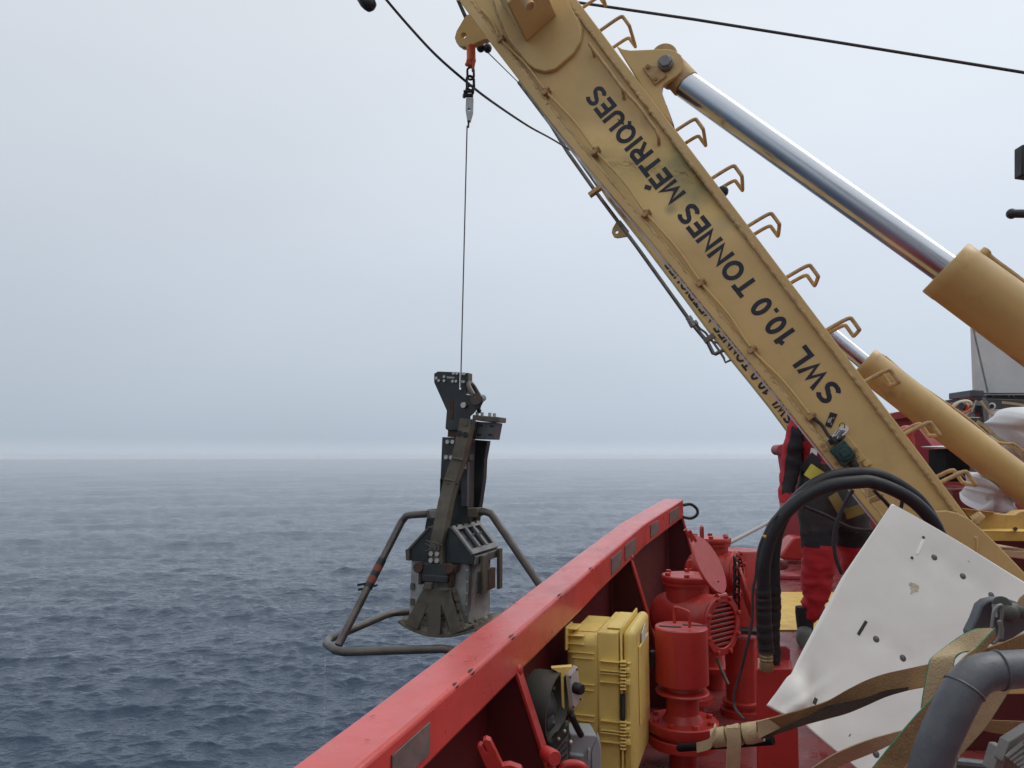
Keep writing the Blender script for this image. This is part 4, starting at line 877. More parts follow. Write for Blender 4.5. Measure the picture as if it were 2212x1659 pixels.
# ------------------------------------------------------------------ hard case and horn inside the bulwark
NH = V((NR_.x, NR_.y, 0)).normalized(); RH_ = V((NH.y, -NH.x, 0)); ZZ = V((0, 0, 1))
cc = P(R8(1180, 900), 2.95)
def CP(x, y, off=0.): return OP(R8(x, y), cc+NH*off, NH)
cs_ = thing('hard_case', 'tall yellow plastic hard case standing against the bulwark', 'case', V((cc.x-.12, cc.y+.2, .1)))
def cbox(x0, x1, y0, y1, o0, o1, name, mt, bev, parent=cs_, bs=3):
    a = CP(x0, y0, o0); c = CP(x1, y1, o0); wv = RH_*((c-a).dot(RH_)); hv = ZZ*(c.z-a.z)
    b = B(); b.prism([a, a+wv, a+wv+hv, a+hv], NH*(o1-o0)); return b.build(name, mt, parent, bevel=bev, bseg=bs, smooth=50)
base_ = cbox(655, 1000, 440, 1560, .012, .40, 'base_shell', M['case'], .042, bs=5)
cbox(905, 1092, 425, 1570, .004, .41, 'middle_shell', M['case'], .008, bs=3)
lid_ = cbox(1108, 1225, 418, 1575, .000, .415, 'lid', M['case'], .042, bs=5)
cbox(1085, 1118, 400, 1590, -.006, .42, 'rim', M['case'], .008)
for y0 in (590, 840, 1085): cbox(672, 885, y0, y0+12, .004, .03, 'rib', M['case'], .002, base_); cbox(700, 880, y0+45, y0+56, .004, .03, 'rib', M['case'], .002, base_)
for y0 in (455, 520): cbox(665, 800, y0, y0+14, .0, .03, 'rib', M['case'], .002, base_)
cbox(648, 668, 390, 580, -.01, .10, 'corner_guard', M['case'], .004, base_); cbox(648, 740, 400, 418, .0, .10, 'corner_guard', M['case'], .003, base_)
for y0 in (655, 1130):
    hgp = None
    for k, dy in enumerate((10, 85, 105, 175)):
        cbox(925+6*(y0 > 1000), 1170, y0+dy, y0+dy+14, -.014, .006, 'hinge_rib', M['case'], .002, lid_)
    for k in range(9):
        cbox(1085, 1135, y0+8+k*27, y0+26+k*27, -.026, .004, 'hinge_knuckle', M['case'], .003, lid_)
    for k in (0, 1): cbox(1128, 1165, y0+60+k*95, y0+105+k*95, -.020, .004, 'hinge_block', M['case'], .003, lid_)
b = B()
a = CP(1110, 925, -.012); c = CP(1110, 1140, -.012); n_ = 46
b.lathe(a, c-a, [(.0085+.0018*(i % 2), (c-a).length*i/n_) for i in range(n_+1)], 12); b.build('spring', M['chain'], lid_, smooth=60)
cbox(720, 900, 415, 432, .06, .36, 'foot_moulding', M['case'], .006, base_); cbox(985, 1090, 392, 408, .05, .37, 'foot_moulding', M['case'], .004, lid_)
rx_ = CP(1225, 900, 0)+RH_*.0; rf = RH_
def CR(s, z0, off=.001): return V((rx_.x, rx_.y, 0))+NH*s+RH_*off+ZZ*z0
b = B(); z0 = CP(1225, 520).z; b.prism([CR(.13, z0+.01), CR(.24, z0+.03), CR(.24, z0-.03), CR(.13, z0-.05)], RH_*.002); b.build('label', M['tagw'], lid_)
b = B(); z0 = CP(1225, 850).z; b.box(CR(.40, z0, .01), NH*.02, RH_*.012, ZZ*.035); b.build('latch', M['blackp'], lid_, bevel=.006)
b = B(); z0 = CP(1225, 900).z; b.box(CR(.2, z0, .0), NH*.13, RH_*.004, ZZ*.15); b.build('raised_panel', M['case'], lid_, bevel=.006, bseg=3)

HD = 2.62
hn = thing('horn', 'dark open-mouthed horn with a pale switch box beside the yellow case', 'horn', P(Y2(400, 1400), HD))
ax = V((.92, -.40, -.09)).normalized(); mc = P(Y2(560, 805), HD)
b = B(); b.lathe(mc, ax, [(.105, -.10), (.110, -.085), (.115, -.01), (.116, .0), (.109, .0), (.102, -.02), (.088, -.06), (.03, -.08), (.001, -.08)], 36); hb_ = b.build('shell', M['horn'], hn, smooth=45)
b = B(); b.lathe(mc-ax*.08, ax, [(.045, 0), (.05, .02), (.045, .05), (.02, .07), (.001, .075)], 20); b.lathe(mc-ax*.075+V((0, 0, -.055)), ax, [(.03, 0), (.03, .05), (.012, .062), (.001, .064)], 14); b.build('driver', M['greypipe'], hn, smooth=45)
for dz, dy in ((.06, .0), (-.02, .02), (-.05, -.01)):
    b = B(); b.cyl(mc-ax*.04+V((0, dy, dz)), mc-ax*.01+V((0, dy, dz)), .006, 8); b.build('bolt', M['bolt'], hb_)
b = B(); b.prism([P(Y2(*p), HD-.02) for p in ((470, 1260), (560, 1200), (660, 1050), (715, 1060), (725, 1560), (560, 1620), (400, 1500), (400, 1330))], (.004, .05, 0)); br_ = b.build('bracket', M['horn'], hn, bevel=.003)
b = B(); b.prism([P(Y2(*p), HD-.025) for p in ((512, 1432), (697, 1192), (704, 1530), (565, 1605))], (.0, .004, 0)); b.build('name_plate', M['galv2'], br_)
for a_, c_ in (((560, 1430), (680, 1280)), ((560, 1500), (695, 1370)), ((590, 1560), (695, 1470))):
    b = B(); p0, p1 = P(Y2(*a_), HD-.029), P(Y2(*c_), HD-.029)
    for k in range(6):
        e0, e1 = p0.lerp(p1, k/6), p0.lerp(p1, (k+.65)/6); b.prism([e0-ZZ*.003, e1-ZZ*.003, e1+ZZ*.003, e0+ZZ*.003], (0, .002, 0))
    b.build('plate_print', M['letter'], br_)
for p in ((570, 1250), (652, 1140), (738, 1298)):
    b = B(); q = P(Y2(*p), HD-.03); b.ball(q, .007 if p[0] < 700 else .009, 10); b.build('screw', M['bolt'], br_)
b = B(); f_ = [(722, 365), (838, 228), (888, 705), (778, 850)]
d_ = (P(Y2(665, 350), HD)-P(Y2(722, 365), HD-.02)); b.prism([P(Y2(*p), HD-.02) for p in f_], d_*1.0+V((0, .012, 0))); sx = b.build('switch_box', M['greyw'], hn, bevel=.004)
b = B(); b.prism([P(Y2(*p), HD+.01) for p in ((470, 255), (760, 232), (690, 330), (640, 380), (655, 830), (620, 800), (600, 330))], (0, .03, 0)); b.build('bracket', M['case'], hn)
b = B(); q = P(Y2(800, 530), HD-.022); n_ = V((.75, -.64, 0)).normalized(); b.lathe(q, n_, [(.0185, 0), (.0195, .02), (.016, .03), (.001, .032)], 20); b.build('knob', M['blackp'], sx)
for p in ((735, 380), (828, 270), (780, 800), (878, 690)):
    b = B(); b.ball(P(Y2(*p), HD-.022), .0035, 6); b.build('screw', M['chain'], sx)
b = B(); b.prism([P(Y2(*p), HD+.06) for p in ((728, 1180), (1080, 1190), (1122, 1215), (1050, 1400), (1030, 1760), (728, 1760))], (-.01, .12, 0)); lb_ = b.build('junction_box', M['grey'], hn, bevel=.006)
b = B(); b.prism([P(Y2(*p), HD+.055) for p in ((1122, 1215), (1150, 1300), (1168, 1420), (1168, 1760), (1032, 1760), (1032, 1450), (1060, 1360))], (.005, .05, 0)); b.build('lid', M['grey'], lb_, bevel=.004)
b = B(); b.prism([P(Y2(*p), HD+.04) for p in ((730, 1460), (925, 1485), (920, 1520), (730, 1500))], (0, .03, 0)); b.prism([P(Y2(*p), HD+.04) for p in ((985, 1400), (1020, 1405), (1015, 1560), (975, 1555))], (0, .02, 0)); b.build('catch', M['grey'], lb_, bevel=.002)
b = B(); pts = cr([P(Y2(740, 860), HD), P(Y2(775, 970), HD), P(Y2(830, 1090), HD+.02), P(Y2(890, 1200), HD+.04)], 12); b.tube(pts, [.010+.0018*(i % 2) for i in range(len(pts))], 10); b.build('conduit', M['blackp'], hn, smooth=60)
# red valve lid fork, low at left
YD = R(1100, 2300, 2.212)
b = B(); fk = [(1722, 1420), (1745, 1400), (1775, 1412), (1800, 1466), (1812, 1462), (1775, 1385), (1770, 1368), (1800, 1350), (1840, 1368), (1880, 1450), (1945, 1585), (2010, 1575), (2110, 1610), (2160, 1720), (1860, 1720), (1780, 1560)]
b.prism([P(YD(*p), 1.95) for p in fk], (0, .03, 0)); tag(b.build('forked_cover', M['redv'], bevel=.004, bseg=3), 'red forked cover arm poking up at the bottom, below the rail', 'cover')
b = B(); q = P(Y2(450, 1490), 2.1); b.lathe(q+V((-.01, .02, 0)), V((.35, -.93, .1)), [(.001, 0), (.020, .0), (.022, .05), (.018, .06), (.001, .06)], 16)
b.tube(cr([q+V((0, 0, -.02)), q+V((.02, 0, -.06)), P(Y2(640, 1640), 2.1), P(Y2(760, 1600), 2.1), P(Y2(900, 1630), 2.1), P(Y2(960, 1720), 2.1)], 5), .012, 8)
tag(b.build('valve_lever', M['redv'], smooth=60), 'red round valve lever at the foot of the horn', 'lever')

# ------------------------------------------------------------------ red deck vents
def pos(p, d): return P(p, d)
s1 = thing('sounding_pipe', 'red capped cylinder with a wire handle on top, bolted to a round flange', 'pipe', V((pos((1471, 1500), 3.3).x, pos((1471, 1500), 3.3).y, 0)))
tp_ = P((1471, 1353), 3.3); ctr = V((tp_.x, tp_.y, 0)); zt = tp_.z; zb = P((1471, 1487), 3.3-.1).z; zf = P((1474, 1548), 3.3).z
b = B(); b.lathe(ctr, ZZ, [(.108, zb), (.112, zb+.004), (.112, zt-.004), (.108, zt)], 40); cap = b.build('cap', M['redv'], s1, smooth=40)
b = B(); h0 = P(R8(1520, 350), 3.27); h1 = P(R8(1640, 385), 3.24); up = ZZ*.062
b.tube(cr([h0-up*.1, h0+up*.75, h0+up+(h1-h0)*.12, h1+up*.95-(h1-h0)*.12, h1+up*.75, h1-up*.1], 4), .0065, 8); b.build('handle', M['redv'], cap, smooth=60)
for an, (cx, cy) in ((0, (1485, 385)), (1, (1680, 375))):
    b = B(); q = OP(R8(cx, cy), V((0, 0, zt+.002)), ZZ)
    d1 = V((.045, -.008, 0)) if an == 0 else V((.05, -.004, 0)); pts = [q-d1+V((0, .006, 0)), q-d1*.3-V((0, .003, 0)), q+d1*.4-V((0, .006, 0)), q+d1]
    b.ribbon([p+V((0, .010, 0)) for p in pts], [p-V((0, .010, 0)) for p in pts], .001); b.build('painted_arrow', M['blackp'], cap)
b = B(); q = P(R8(1640, 830), 3.19); b.box(q, V((.003, 0, 0)), V((0, .004, 0)), ZZ*.022); b.box(q+V((.012, 0, -.022)), V((.014, 0, 0)), V((0, .004, 0)), ZZ*.003); b.build('slot', M['blackp'], cap)
b = B(); q = P(R8(1690, 868), 3.19); b.cyl(q, q-V((0, .012, 0)), .007, 8); b.build('locking_pin', M['bolt'], cap)
b = B(); zr_ = P((1471, 1505), 3.2).z; b.lathe(ctr, ZZ, [(.068, zf-.02), (.068, zr_-.008), (.110, zr_-.006), (.114, zr_), (.110, zr_+.006), (.080, zr_+.012), (.075, zb+.01)], 36)
b.lathe(ctr, ZZ, [(.146, zf-.04), (.148, zf-.036), (.148, zf-.004), (.144, zf), (.085, zf), (.07, zf+.03)], 40)
b.lathe(ctr, ZZ, [(.06, 0), (.06, zf-.10), (.142, zf-.10), (.145, zf-.096), (.145, zf-.062), (.142, zf-.058), (.12, zf-.058), (.12, zf-.04)], 40); b.build('flanged_base', M['redv'], s1, smooth=35)
for k in range(8):
    a_ = 2*PI*k/8+.2; q = ctr+V((math.cos(a_)*.122, math.sin(a_)*.122, zf)); b = B(); b.cyl(q-ZZ*.002, q+ZZ*.014, .014, 6); b.build('bolt', M['redv'], s1, bevel=.002)

def vent(lbl, fc_, d, phi, R_, L_, neckz, louv=True, floor=True):
    c = P(fc_, d); a = V((math.sin(phi), -math.cos(phi), 0)); h = V((math.cos(phi), math.sin(phi), 0))
    bc = c-a*(L_*.62); t_ = thing('deck_vent', lbl, 'vent', V((bc.x, bc.y, 0)), 'red flap-covered air vents')
    b = B(); b.lathe(c, -a, [(R_*1.0, -.004), (R_*1.03, 0), (R_*1.03, .022), (R_*.93, .026), (R_*.93, .05), (R_*.97, .06), (R_*1.0, .10), (R_*1.0, L_*.75), (R_*.93, L_*.98), (R_*.75, L_*1.15), (R_*.45, L_*1.27), (.001, L_*1.3)], 40)
    b.build('body', M['redv'], t_, smooth=40)
    b = B(); n_ = 36; ro_, ri = R_*1.03, R_*.78
    b.lathe(c-a*.0, a, [(ri, .0), (ro_, .0), (ro_, .018), (ri, .018)], 36)
    ring = B(); vs = []
    for k in range(n_):
        a_ = 2*PI*k/n_; e_ = h*math.cos(a_)+ZZ*math.sin(a_); vs += [c+e_*ri+a*.004, c+e_*ro_+a*.004, c+e_*ro_+a*.022, c+e_*ri+a*.022]
    ring.add(vs, [[k*4+i, k*4+(i+1) % 4, ((k+1) % n_)*4+(i+1) % 4, ((k+1) % n_)*4+i] for k in range(n_) for i in range(4)])
    rg_ = ring.build('ring', M['redv'], t_, bevel=.003)
    b = B(); b.lathe(c+a*.003, a, [(ri*1.02, 0), (ri*1.02, .002)], 30); b.build('dark_opening', M['blackp'], t_)
    if louv:
        for k in range(-4, 5):
            z_ = k*ri*.215; hw = math.sqrt(max(.0, ri*ri-z_*z_))*.99
            if hw < .02: continue
            b = B(); q = c+a*.010+ZZ*z_; b.box(q, h*hw, a*.007+ZZ*.004, ZZ*ri*.058); b.build('louvre', M['redv'], t_, bevel=.003)
    for k in range(8):
        a_ = 2*PI*k/8+.35; q = c+(h*math.cos(a_)+ZZ*math.sin(a_))*R_*.97+a*.02
        b = B(); b.cyl(q, q+a*.014, .012, 6); b.build('bolt', M['redv'], t_, bevel=.002)
    b = B(); rn = R_*.78; b.lathe(V((bc.x, bc.y, 0)), ZZ, [(rn, c.z), (rn, neckz-.05), (rn*1.12, neckz-.048), (rn*1.14, neckz-.03)], 36); b.build('neck', M['redv'], t_, smooth=35)
    b = B(); b.lathe(V((bc.x, bc.y, 0)), ZZ, [(rn*1.16, neckz-.028), (rn*1.18, neckz-.024), (rn*1.18, neckz-.006), (rn*1.14, neckz)], 36); b.build('top_flange', M['redv'], t_, smooth=35)
    for k in range(6):
        a_ = 2*PI*k/6+.3; q = V((bc.x+math.cos(a_)*rn, bc.y+math.sin(a_)*rn, neckz)); b = B(); b.cyl(q, q+ZZ*.014, .014, 6); b.build('bolt', M['redv'], t_, bevel=.002)
    if floor:
        b = B(); b.lathe(V((bc.x, bc.y, 0)), ZZ, [(R_*.5, 0), (R_*.5, .10), (R_*.85, .10), (R_*.85, .125), (R_*.62, .13), (R_*.5, .16), (R_*.52, c.z-R_*.5)], 30); b.build('standpipe', M['redv'], t_, smooth=35)
    return t_, c, a, h, bc
v1, c1_, a1_, h1_, bc1 = vent('near red vent with a louvred round mouth and its flap swung open', (1554.6, 1349), 3.72, math.radians(41), .137, .30, P((1490, 1243), 3.85).z)
v2, c2_, a2_, h2_, bc2 = vent('rear red vent with a bolted top and a flap hanging at its side', (1588, 1240), 4.35, math.radians(58), .125, .22, P((1519, 1162), 4.4).z)
def disc(parent, p, d, n, r, name='flap'):
    c = P(p, d); n = n.normalized(); b = B(); b.lathe(c-n*.006, n, [(r-.003, 0), (r, .003), (r, .010), (r-.003, .013)], 40); b.ball(c+V((0, 0, 0)), .001, 6)
    return b.build(name, M['redv'], parent, smooth=35), c
f1, fc1 = disc(v1, (1531, 1220), 3.58, RT*.75+UP*.48-FW*.46, .139)
mj = (RT*.54-UP*.84).normalized()
b = B(); q = fc1-mj*.13; b.tube([q, q-mj*.065-RT*.006], .008, 8); b.tube([q+RT*.012, q-mj*.06+RT*.012], .008, 8); b.build('fork', M['redv'], f1, smooth=60)
b = B(); b.lathe(P(Z1(965, 868), 3.52), -FW, [(.004, 0), (.004, .003)], 8); b.build('hole', M['blackp'], f1)
b = B(); q = c1_+ZZ*.137+a1_*.012; b.cyl(q-h1_*.035, q+h1_*.035, .014, 10); b.build('hinge', M['redv'], v1)
b = B(); q = P(Z1(680, 700), 3.9); link(b, q, .012, .022, .005, RT); b.build('eye', M['redv'], v1)
b = B(); q = P(Z1(800, 385), 4.3); link(b, q, .014, .038, .008, V((.5, .85, 0))); b.build('lifting_eye', M['redv'], v2)
f2, _ = disc(v2, Z1(1225, 950), 4.05, RT*.955+UP*.25-FW*.14, .150)
b = B()
for k in range(15):
    q = P(Z1(1130+(k % 2)*22, 660+k*42), 4.0); link(b, q, .012, .022, .0055, RT if k % 2 else FW, ZZ)
ch_ = b.build('chain', M['chain'], v2)
b = B(); q = P(R8(1860, 640), 3.68); b.tube([q, P(R8(1890, 730), 3.66), P(R8(1945, 845), 3.62)], .008, 8); tag(b.build('drain_tap', M['hydro']), 'small dull metal tap hanging under the near louvred vent', 'tap')
# plain red drum and red bollard behind
b = B(); q = P((1597, 1187), 4.95); c = V((q.x, q.y, 0)); b.lathe(c, ZZ, [(.135, 0), (.135, q.z-.012), (.128, q.z)], 40)
tag(b.build('red_drum', M['redv'], smooth=35), 'plain flat-topped red drum beside the hoses, behind the rear vent', 'drum')
b = B(); q = P((1600, 1400), 3.95); c = V((q.x, q.y, 0)); z_ = P((1600, 1375), 3.95).z; zz_ = P(R8(2050, 1000), 3.95).z
b.lathe(c, ZZ, [(.11, 0), (.11, .03), (.078, .035), (.078, zz_-.03), (.098, zz_-.026), (.098, zz_-.014), (.078, zz_-.01), (.078, zz_+.012), (.098, zz_+.016), (.098, zz_+.028), (.078, zz_+.032), (.078, z_)], 36)
tag(b.build('standpipe', M['redv'], smooth=35), 'dark red standpipe with two ribs, between near vent and hoses', 'pipe')
b = B(); q = P(R8(2080, 420), 3.9); b.box(q, V((.1, -.02, 0)), V((0, .05, 0)), ZZ*.010); tag(b.build('bracket', M['blackp'], bevel=.003), 'black flat bracket on top of the ribbed red standpipe', 'bracket')
# red valve box that the hoses drop into
b = B(); f_ = [R7(*p) for p in ((150, 712), (165, 700), (420, 700), (432, 715), (440, 820), (475, 1200), (490, 1800), (160, 1800))]
b.prism([P(p, 2.8) for p in f_], NH*.16); hbx = b.build('hose_box', M['redv'], bevel=.006, bseg=3); tag(hbx, 'red steel box that the black hoses drop into, left of the white board', 'box')
b = B(); b.prism([P(R7(*p), 2.93) for p in ((305, 700), (305, 545), (330, 530), (380, 530), (412, 555), (415, 700))], NH*.02); tag(b.build('back_plate', M['deckfar'], bevel=.004), 'dark red rounded plate standing behind the hose box', 'plate')

# ------------------------------------------------------------------ hoses
def hose(name, pts, d, r, mt, lbl, cat='hose', group=None, wrap=None):
    dd = d if isinstance(d, (list, tuple)) else [d]*len(pts)
    b = B(); b.tube(cr([P(p, q) for p, q in zip(pts, dd)], 7), r, 14)
    return tag(b.build(name, mt, smooth=70), lbl, cat, group)
h1 = thing('hydraulic_hose', 'thick black hose arching in front of the leg foot, the nearer one', 'hose', P((1650, 1440), 2.75), 'thick black hoses arching over the deck')
pl1 = [(1649, 1290), (1649, 1250), (1651, 1213), (1664, 1160), (1690, 1115), (1732, 1077), (1788, 1050), (1857, 1041), R6(900, 885), R6(1080, 950), R6(1250, 1050), R6(1390, 1190), R6(1470, 1330), (2042, 1190)]
b = B(); b.tube(cr([P(p, 2.75) for p in pl1], 7), .0238, 16); b.build('hose', M['black'], h1, smooth=70)
def wrapped(pts, d, r, par):
    q = cr([P(p, d) for p in pts], 22); b = B()
    b.tube(q, [r*(1+.07*noise.noise(V((i*.35, 1, 2)))+.04*((i//5) % 2)) for i in range(len(q))], 16); return b.build('tape_wrap', M['blackp'], par, smooth=50)
wrapped([(1648, 1270), (1649, 1320), (1652, 1370), (1655, 1408)], 2.75, .0268, h1)
b = B(); q = [P((1655, 1405), 2.75), P((1656, 1445), 2.75)]; b.lathe(q[0], q[1]-q[0], [(.022, 0), (.024, .01), (.021, .014), (.024, .02), (.021, .026), (.024, .032), (.021, .038), (.024, .05), (.024, .07)], 20); b.build('fitting', M['brass'], h1, smooth=30)
h2 = thing('hydraulic_hose', 'second thick black hose running just behind and above the nearer arch', 'hose', P((1672, 1440), 2.85), 'thick black hoses arching over the deck')
pl2 = [(1672, 1290), (1672, 1240), (1672, 1200), (1680, 1150), (1702, 1102), (1745, 1056), (1795, 1030), (1857, 1022), (1905, 1029), (1950, 1052), (1990, 1085), (2025, 1140)]
b = B(); b.tube(cr([P(p, 2.86) for p in pl2], 7), .0225, 16); b.build('hose', M['black'], h2, smooth=70)
wrapped([(1671, 1262), (1672, 1320), (1669, 1365), (1672, 1425)], 2.86, .025, h2)
b = B(); b.cyl(P((1671, 1420), 2.86), P((1672, 1455), 2.86), .022, 16); b.build('fitting', M['chain'], h2)
hose('thin_cable', [Z2(445, 1060), Z2(330, 1180), Z2(262, 1310), Z2(215, 1430), Z2(192, 1560), (1633, 1240), R8(2140, 120), R8(2135, 330), R8(2090, 560), R8(2040, 760), R8(1990, 930), R8(2000, 1030), R8(2040, 1090), R8(2075, 1125)], [2.78, 2.72, 2.7, 2.7, 2.7, 2.7, 2.7, 2.7, 2.7, 2.72, 2.72, 2.7, 2.6, 2.5], .0052, M['cable'], 'thin dark cable hanging along the left side of the thick hoses', 'cable')
b = B(); q = P(Z2(257, 1330), 2.7); b.ball(q, .008, 8); tag(b.build('cable_marker', M['yellow']), 'small yellow tape mark on the thin cable', 'tape')
hose('thin_cable', [Z2(1085, 900), Z2(1010, 1030), Z2(945, 1180), Z2(912, 1320), Z2(912, 1440), Z2(935, 1560), Z2(985, 1680)], 2.82, .0072, M['cable'], 'thin dark cable looping down in front of the worker', 'cable')
hose('thin_cable', [Z2(620, 1050), Z2(720, 1090), Z2(850, 1145), Z2(980, 1215), Z2(1100, 1260), Z2(1280, 1278)], 2.9, .0065, M['cable'], 'thin dark cable sagging across the worker towards the white board', 'cable')
hose('thin_cable', [Z2(1280, 900), Z2(1340, 960), Z2(1390, 1010), Z2(1430, 1060)], 2.95, .007, M['cable'], 'short dark cable below the arch beside the leg foot', 'cable')
hose('thin_cable', [Z2(1290, 730), Z2(1420, 755), Z2(1490, 820), Z2(1540, 920), Z2(1545, 1010), Z2(1530, 1080)], 2.92, .007, M['cable'], 'thin cable curving down through the hose arch', 'cable')
b = B(); b.box(P(Z2(1255, 925), 3.0), V((.018, 0, 0)), V((0, .018, 0)), ZZ*.018); b.box(P(Z2(1305, 975), 2.98), V((.028, 0, .01)), V((0, .004, 0)), ZZ*.012); tag(b.build('cable_connector', M['crane_rust'], bevel=.003), 'small rusty connector under the arch of the thick hoses', 'connector')

# ------------------------------------------------------------------ white board
bp0, bp1, bp2 = P((1925, 1090), 2.35), P((1660, 1524), 2.02), P((2212, 1258), 2.28)
BN = (bp1-bp0).cross(bp2-bp0).normalized(); BN = BN if BN.dot(FW) < 0 else -BN
def PB(p, off=0.): return OP(p, bp0+BN*off, BN)
Le = [(1925, 1090), (1820, 1248), (1715, 1444), (1706, 1458), (1696, 1466), (1689, 1476), (1672, 1500), (1655, 1524), (1686, 1544), (1737, 1568), (1787, 1610), (1849, 1659), (1885, 1690)]
Re = [(1925, 1090), (2212, 1258), (2330, 1327), (2250, 1352), (2130, 1400), (1990, 1585), (1925, 1690)]
def xat(E, y):
    for (x0, y0), (x1, y1) in zip(E, E[1:]):
        if y0 <= y <= y1: return x0+(x1-x0)*(y-y0)/max(1e-6, y1-y0)
    return E[-1][0]
ys = sorted(set([1090+600*(i/110) for i in range(111)]+[e[1] for e in Le+Re])); ys = [y for y in ys if y <= 1690]
NCb = 60; b = B(); vs = []
bolts = [f_[0](f_[1], f_[2]) for f_ in ((Y6, 580, 980), (Y6, 957, 1225), (Y6, 1335, 1472), (R7, 1080, 472), (R7, 1285, 618), (R7, 1073, 1360))]
bq = [PB(p) for p in bolts]
def bh(q):
    h_ = .012*noise.noise(q*2.2)+.0060*noise.noise(q*5+V((3, 0, 0)))+.0006*noise.noise(q*17)
    for c_ in bq: h_ -= .003*math.exp(-((q-c_).length/.035)**2)
    return h_
for y in ys:
    l, r_ = xat(Le, y), xat(Re, y)
    for i in range(NCb):
        q0 = (l+(r_-l)*i/(NCb-1), y); q = PB(q0)
        hgt = bh(q)
        cx, cy = q0[0]-1800, q0[1]-1530                      # crumpled corner
        hgt += .022*math.exp(-((q0[0]-1715)**2/900+(q0[1]-1500)**2/1600))-.018*math.exp(-((q0[0]-1758)**2/300+(q0[1]-1505)**2/2600))
        hgt += .012*math.exp(-(((q0[0]-1700)*.6+(q0[1]-1540)*.8)**2/160))*math.exp(-((q0[0]-1700)**2+(q0[1]-1520)**2)/4500)
        vs.append(q+BN*hgt)
nr = len(ys)
b.add(vs, [[j*NCb+i, j*NCb+i+1, (j+1)*NCb+i+1, (j+1)*NCb+i] for j in range(nr-1) for i in range(NCb-1)])
wb_ = thing('white_board', 'big creased white plastic board leaning in the right foreground', 'board', PB((1850, 1659)))
bo = b.build('panel', [M['board'], M['boardedge']], wb_, smooth=60)
sm = bo.modifiers.new('thick', 'SOLIDIFY'); sm.thickness = .010; sm.offset = 0; sm.material_offset_rim = 1
for q0 in bolts:
    q = PB(q0); q = q+BN*(bh(q)+.0045)
    b = B(); b.lathe(q, BN, [(.0098, .0), (.0098, .0006), (.0082, .0014), (.0070, .0010), (.0050, .0022), (.001, .0026)], 18); b.build('bolt_head', M['boltd'], wb_, smooth=60)
for a_, c_, mt in ((R7(1000, 335), R7(938, 440), 'blackp'), (R7(610, 930), R7(590, 975), 'blackp'), (R7(860, 1212), R7(866, 1218), 'rust'), (Y6(432, 755), Y6(345, 945), 'boardedge')):
    q0, q1 = PB(a_), PB(c_); q0 = q0+BN*(bh(q0)+.0062); q1 = q1+BN*(bh(q1)+.0062); s_ = (q1-q0).cross(BN).normalized()*(.0045); b = B(); b.prism([q0-s_, q0+s_, q1+s_, q1-s_], -BN*.004); b.build('slot' if mt == 'blackp' else 'strip', M[mt], wb_, bevel=.001)
for p in (Y6(424, 732), Y6(285, 992)):
    b = B(); q = PB(p); q = q+BN*(bh(q)+.0045); b.lathe(q, BN, [(.0045, 0), (.0045, .002)], 10); b.build('rusty_nail', M['rust'], wb_)
b = B(); c = PB(R7(1365, 85)); c = c+BN*(bh(c)+.0052)
pts = []
for k in range(26):
    a_ = 2*PI*k/26; rr_ = .014+.022*noise.noise(V((math.cos(a_)*2, math.sin(a_)*2, 5))); e1 = (PB(R7(1465, 85))-PB(R7(1365, 85))).normalized(); e2 = BN.cross(e1); pts.append(c+e1*rr_*math.cos(a_)+e2*rr_*math.sin(a_))
b.prism(pts, BN*.0008); b.build('dried_smear', mat('dried_smear', (.52, .47, .36), .8, bump=1, bs=150, var=.25, vs=60), wb_)

# ------------------------------------------------------------------ grey pipe frame, straps
pf = thing('pipe_frame', 'thick grey painted bent pipe in the bottom right corner', 'pipe', P((2010, 1659), 1.3))
def pcr(a_, c_): return P(((a_[0]+c_[0])/2, (a_[1]+c_[1])/2), 1.3)
pp = [P((1990, 1720), 1.28), P((2024, 1610), 1.28), P((2070, 1510), 1.29), P((2094, 1474), 1.30), P((2118, 1456), 1.31), P((2150, 1449), 1.32), P((2212, 1444), 1.34), P((2300, 1438), 1.37)]
b = B(); b.tube(cr(pp, 8), .0315, 28); b.build('pipe', M['greypipe'], pf, smooth=70)
for a_ in ((P((2083, 1487), 1.295), (P((2094, 1466), 1.3)-P((2070, 1510), 1.29))), (P((2158, 1448), 1.32), V((1, 0, 0)))):
    ax_, u_, w_ = frame(a_[1]); b = B(); n_ = 30
    b.tube([a_[0]+(u_*math.cos(2*PI*k/n_)+w_*math.sin(2*PI*k/n_))*(.0318+.0006*noise.noise(V((k, 0, 0)))) for k in range(n_)], .0022, 6, closed=True); b.build('weld_seam', M['greypipe'], pf)
bk_ = thing('pin_bracket', 'dark grey rounded bracket with a pin and split clip behind the pipe', 'bracket', P(Z8(1150, 400), 1.62))
b = B(); b.prism([P(Z8(*p), 1.65) for p in ((960, 440), (1020, 320), (1065, 195), (1120, 150), (1200, 130), (1300, 130), (1400, 165), (1448, 200), (1500, 400), (1300, 520), (1000, 560))], (0, .03, 0)); b.build('plate', M['greypipe'], bk_, bevel=.004)
b = B(); q = P(Z8(1250, 190), 1.6); b.cyl(q, q+ray(Z8(1250, 190)).normalized()*.05, .0185, 18); b.tube([P(Z8(1270, 225), 1.62), P(Z8(1400, 245), 1.62), P(Z8(1560, 250), 1.62)], .0165, 14); b.ball(P(Z8(1310, 260), 1.60), .02, 12); b.build('pin', M['horn'], bk_, bevel=.002, smooth=50)
b = B(); link(b, P(Z8(1200, 360), 1.57), .013, .038, .0032, V((.9, .2, .3)), V((.18, 0, .98))); b.tube([P(Z8(1178, 185), 1.58), P(Z8(1190, 300), 1.57)], .0045, 8); b.tube([P(Z8(1225, 330), 1.56), P(Z8(1250, 410), 1.56), P(Z8(1240, 490), 1.56)], .0042, 8); b.build('clip', M['galv2'], bk_)
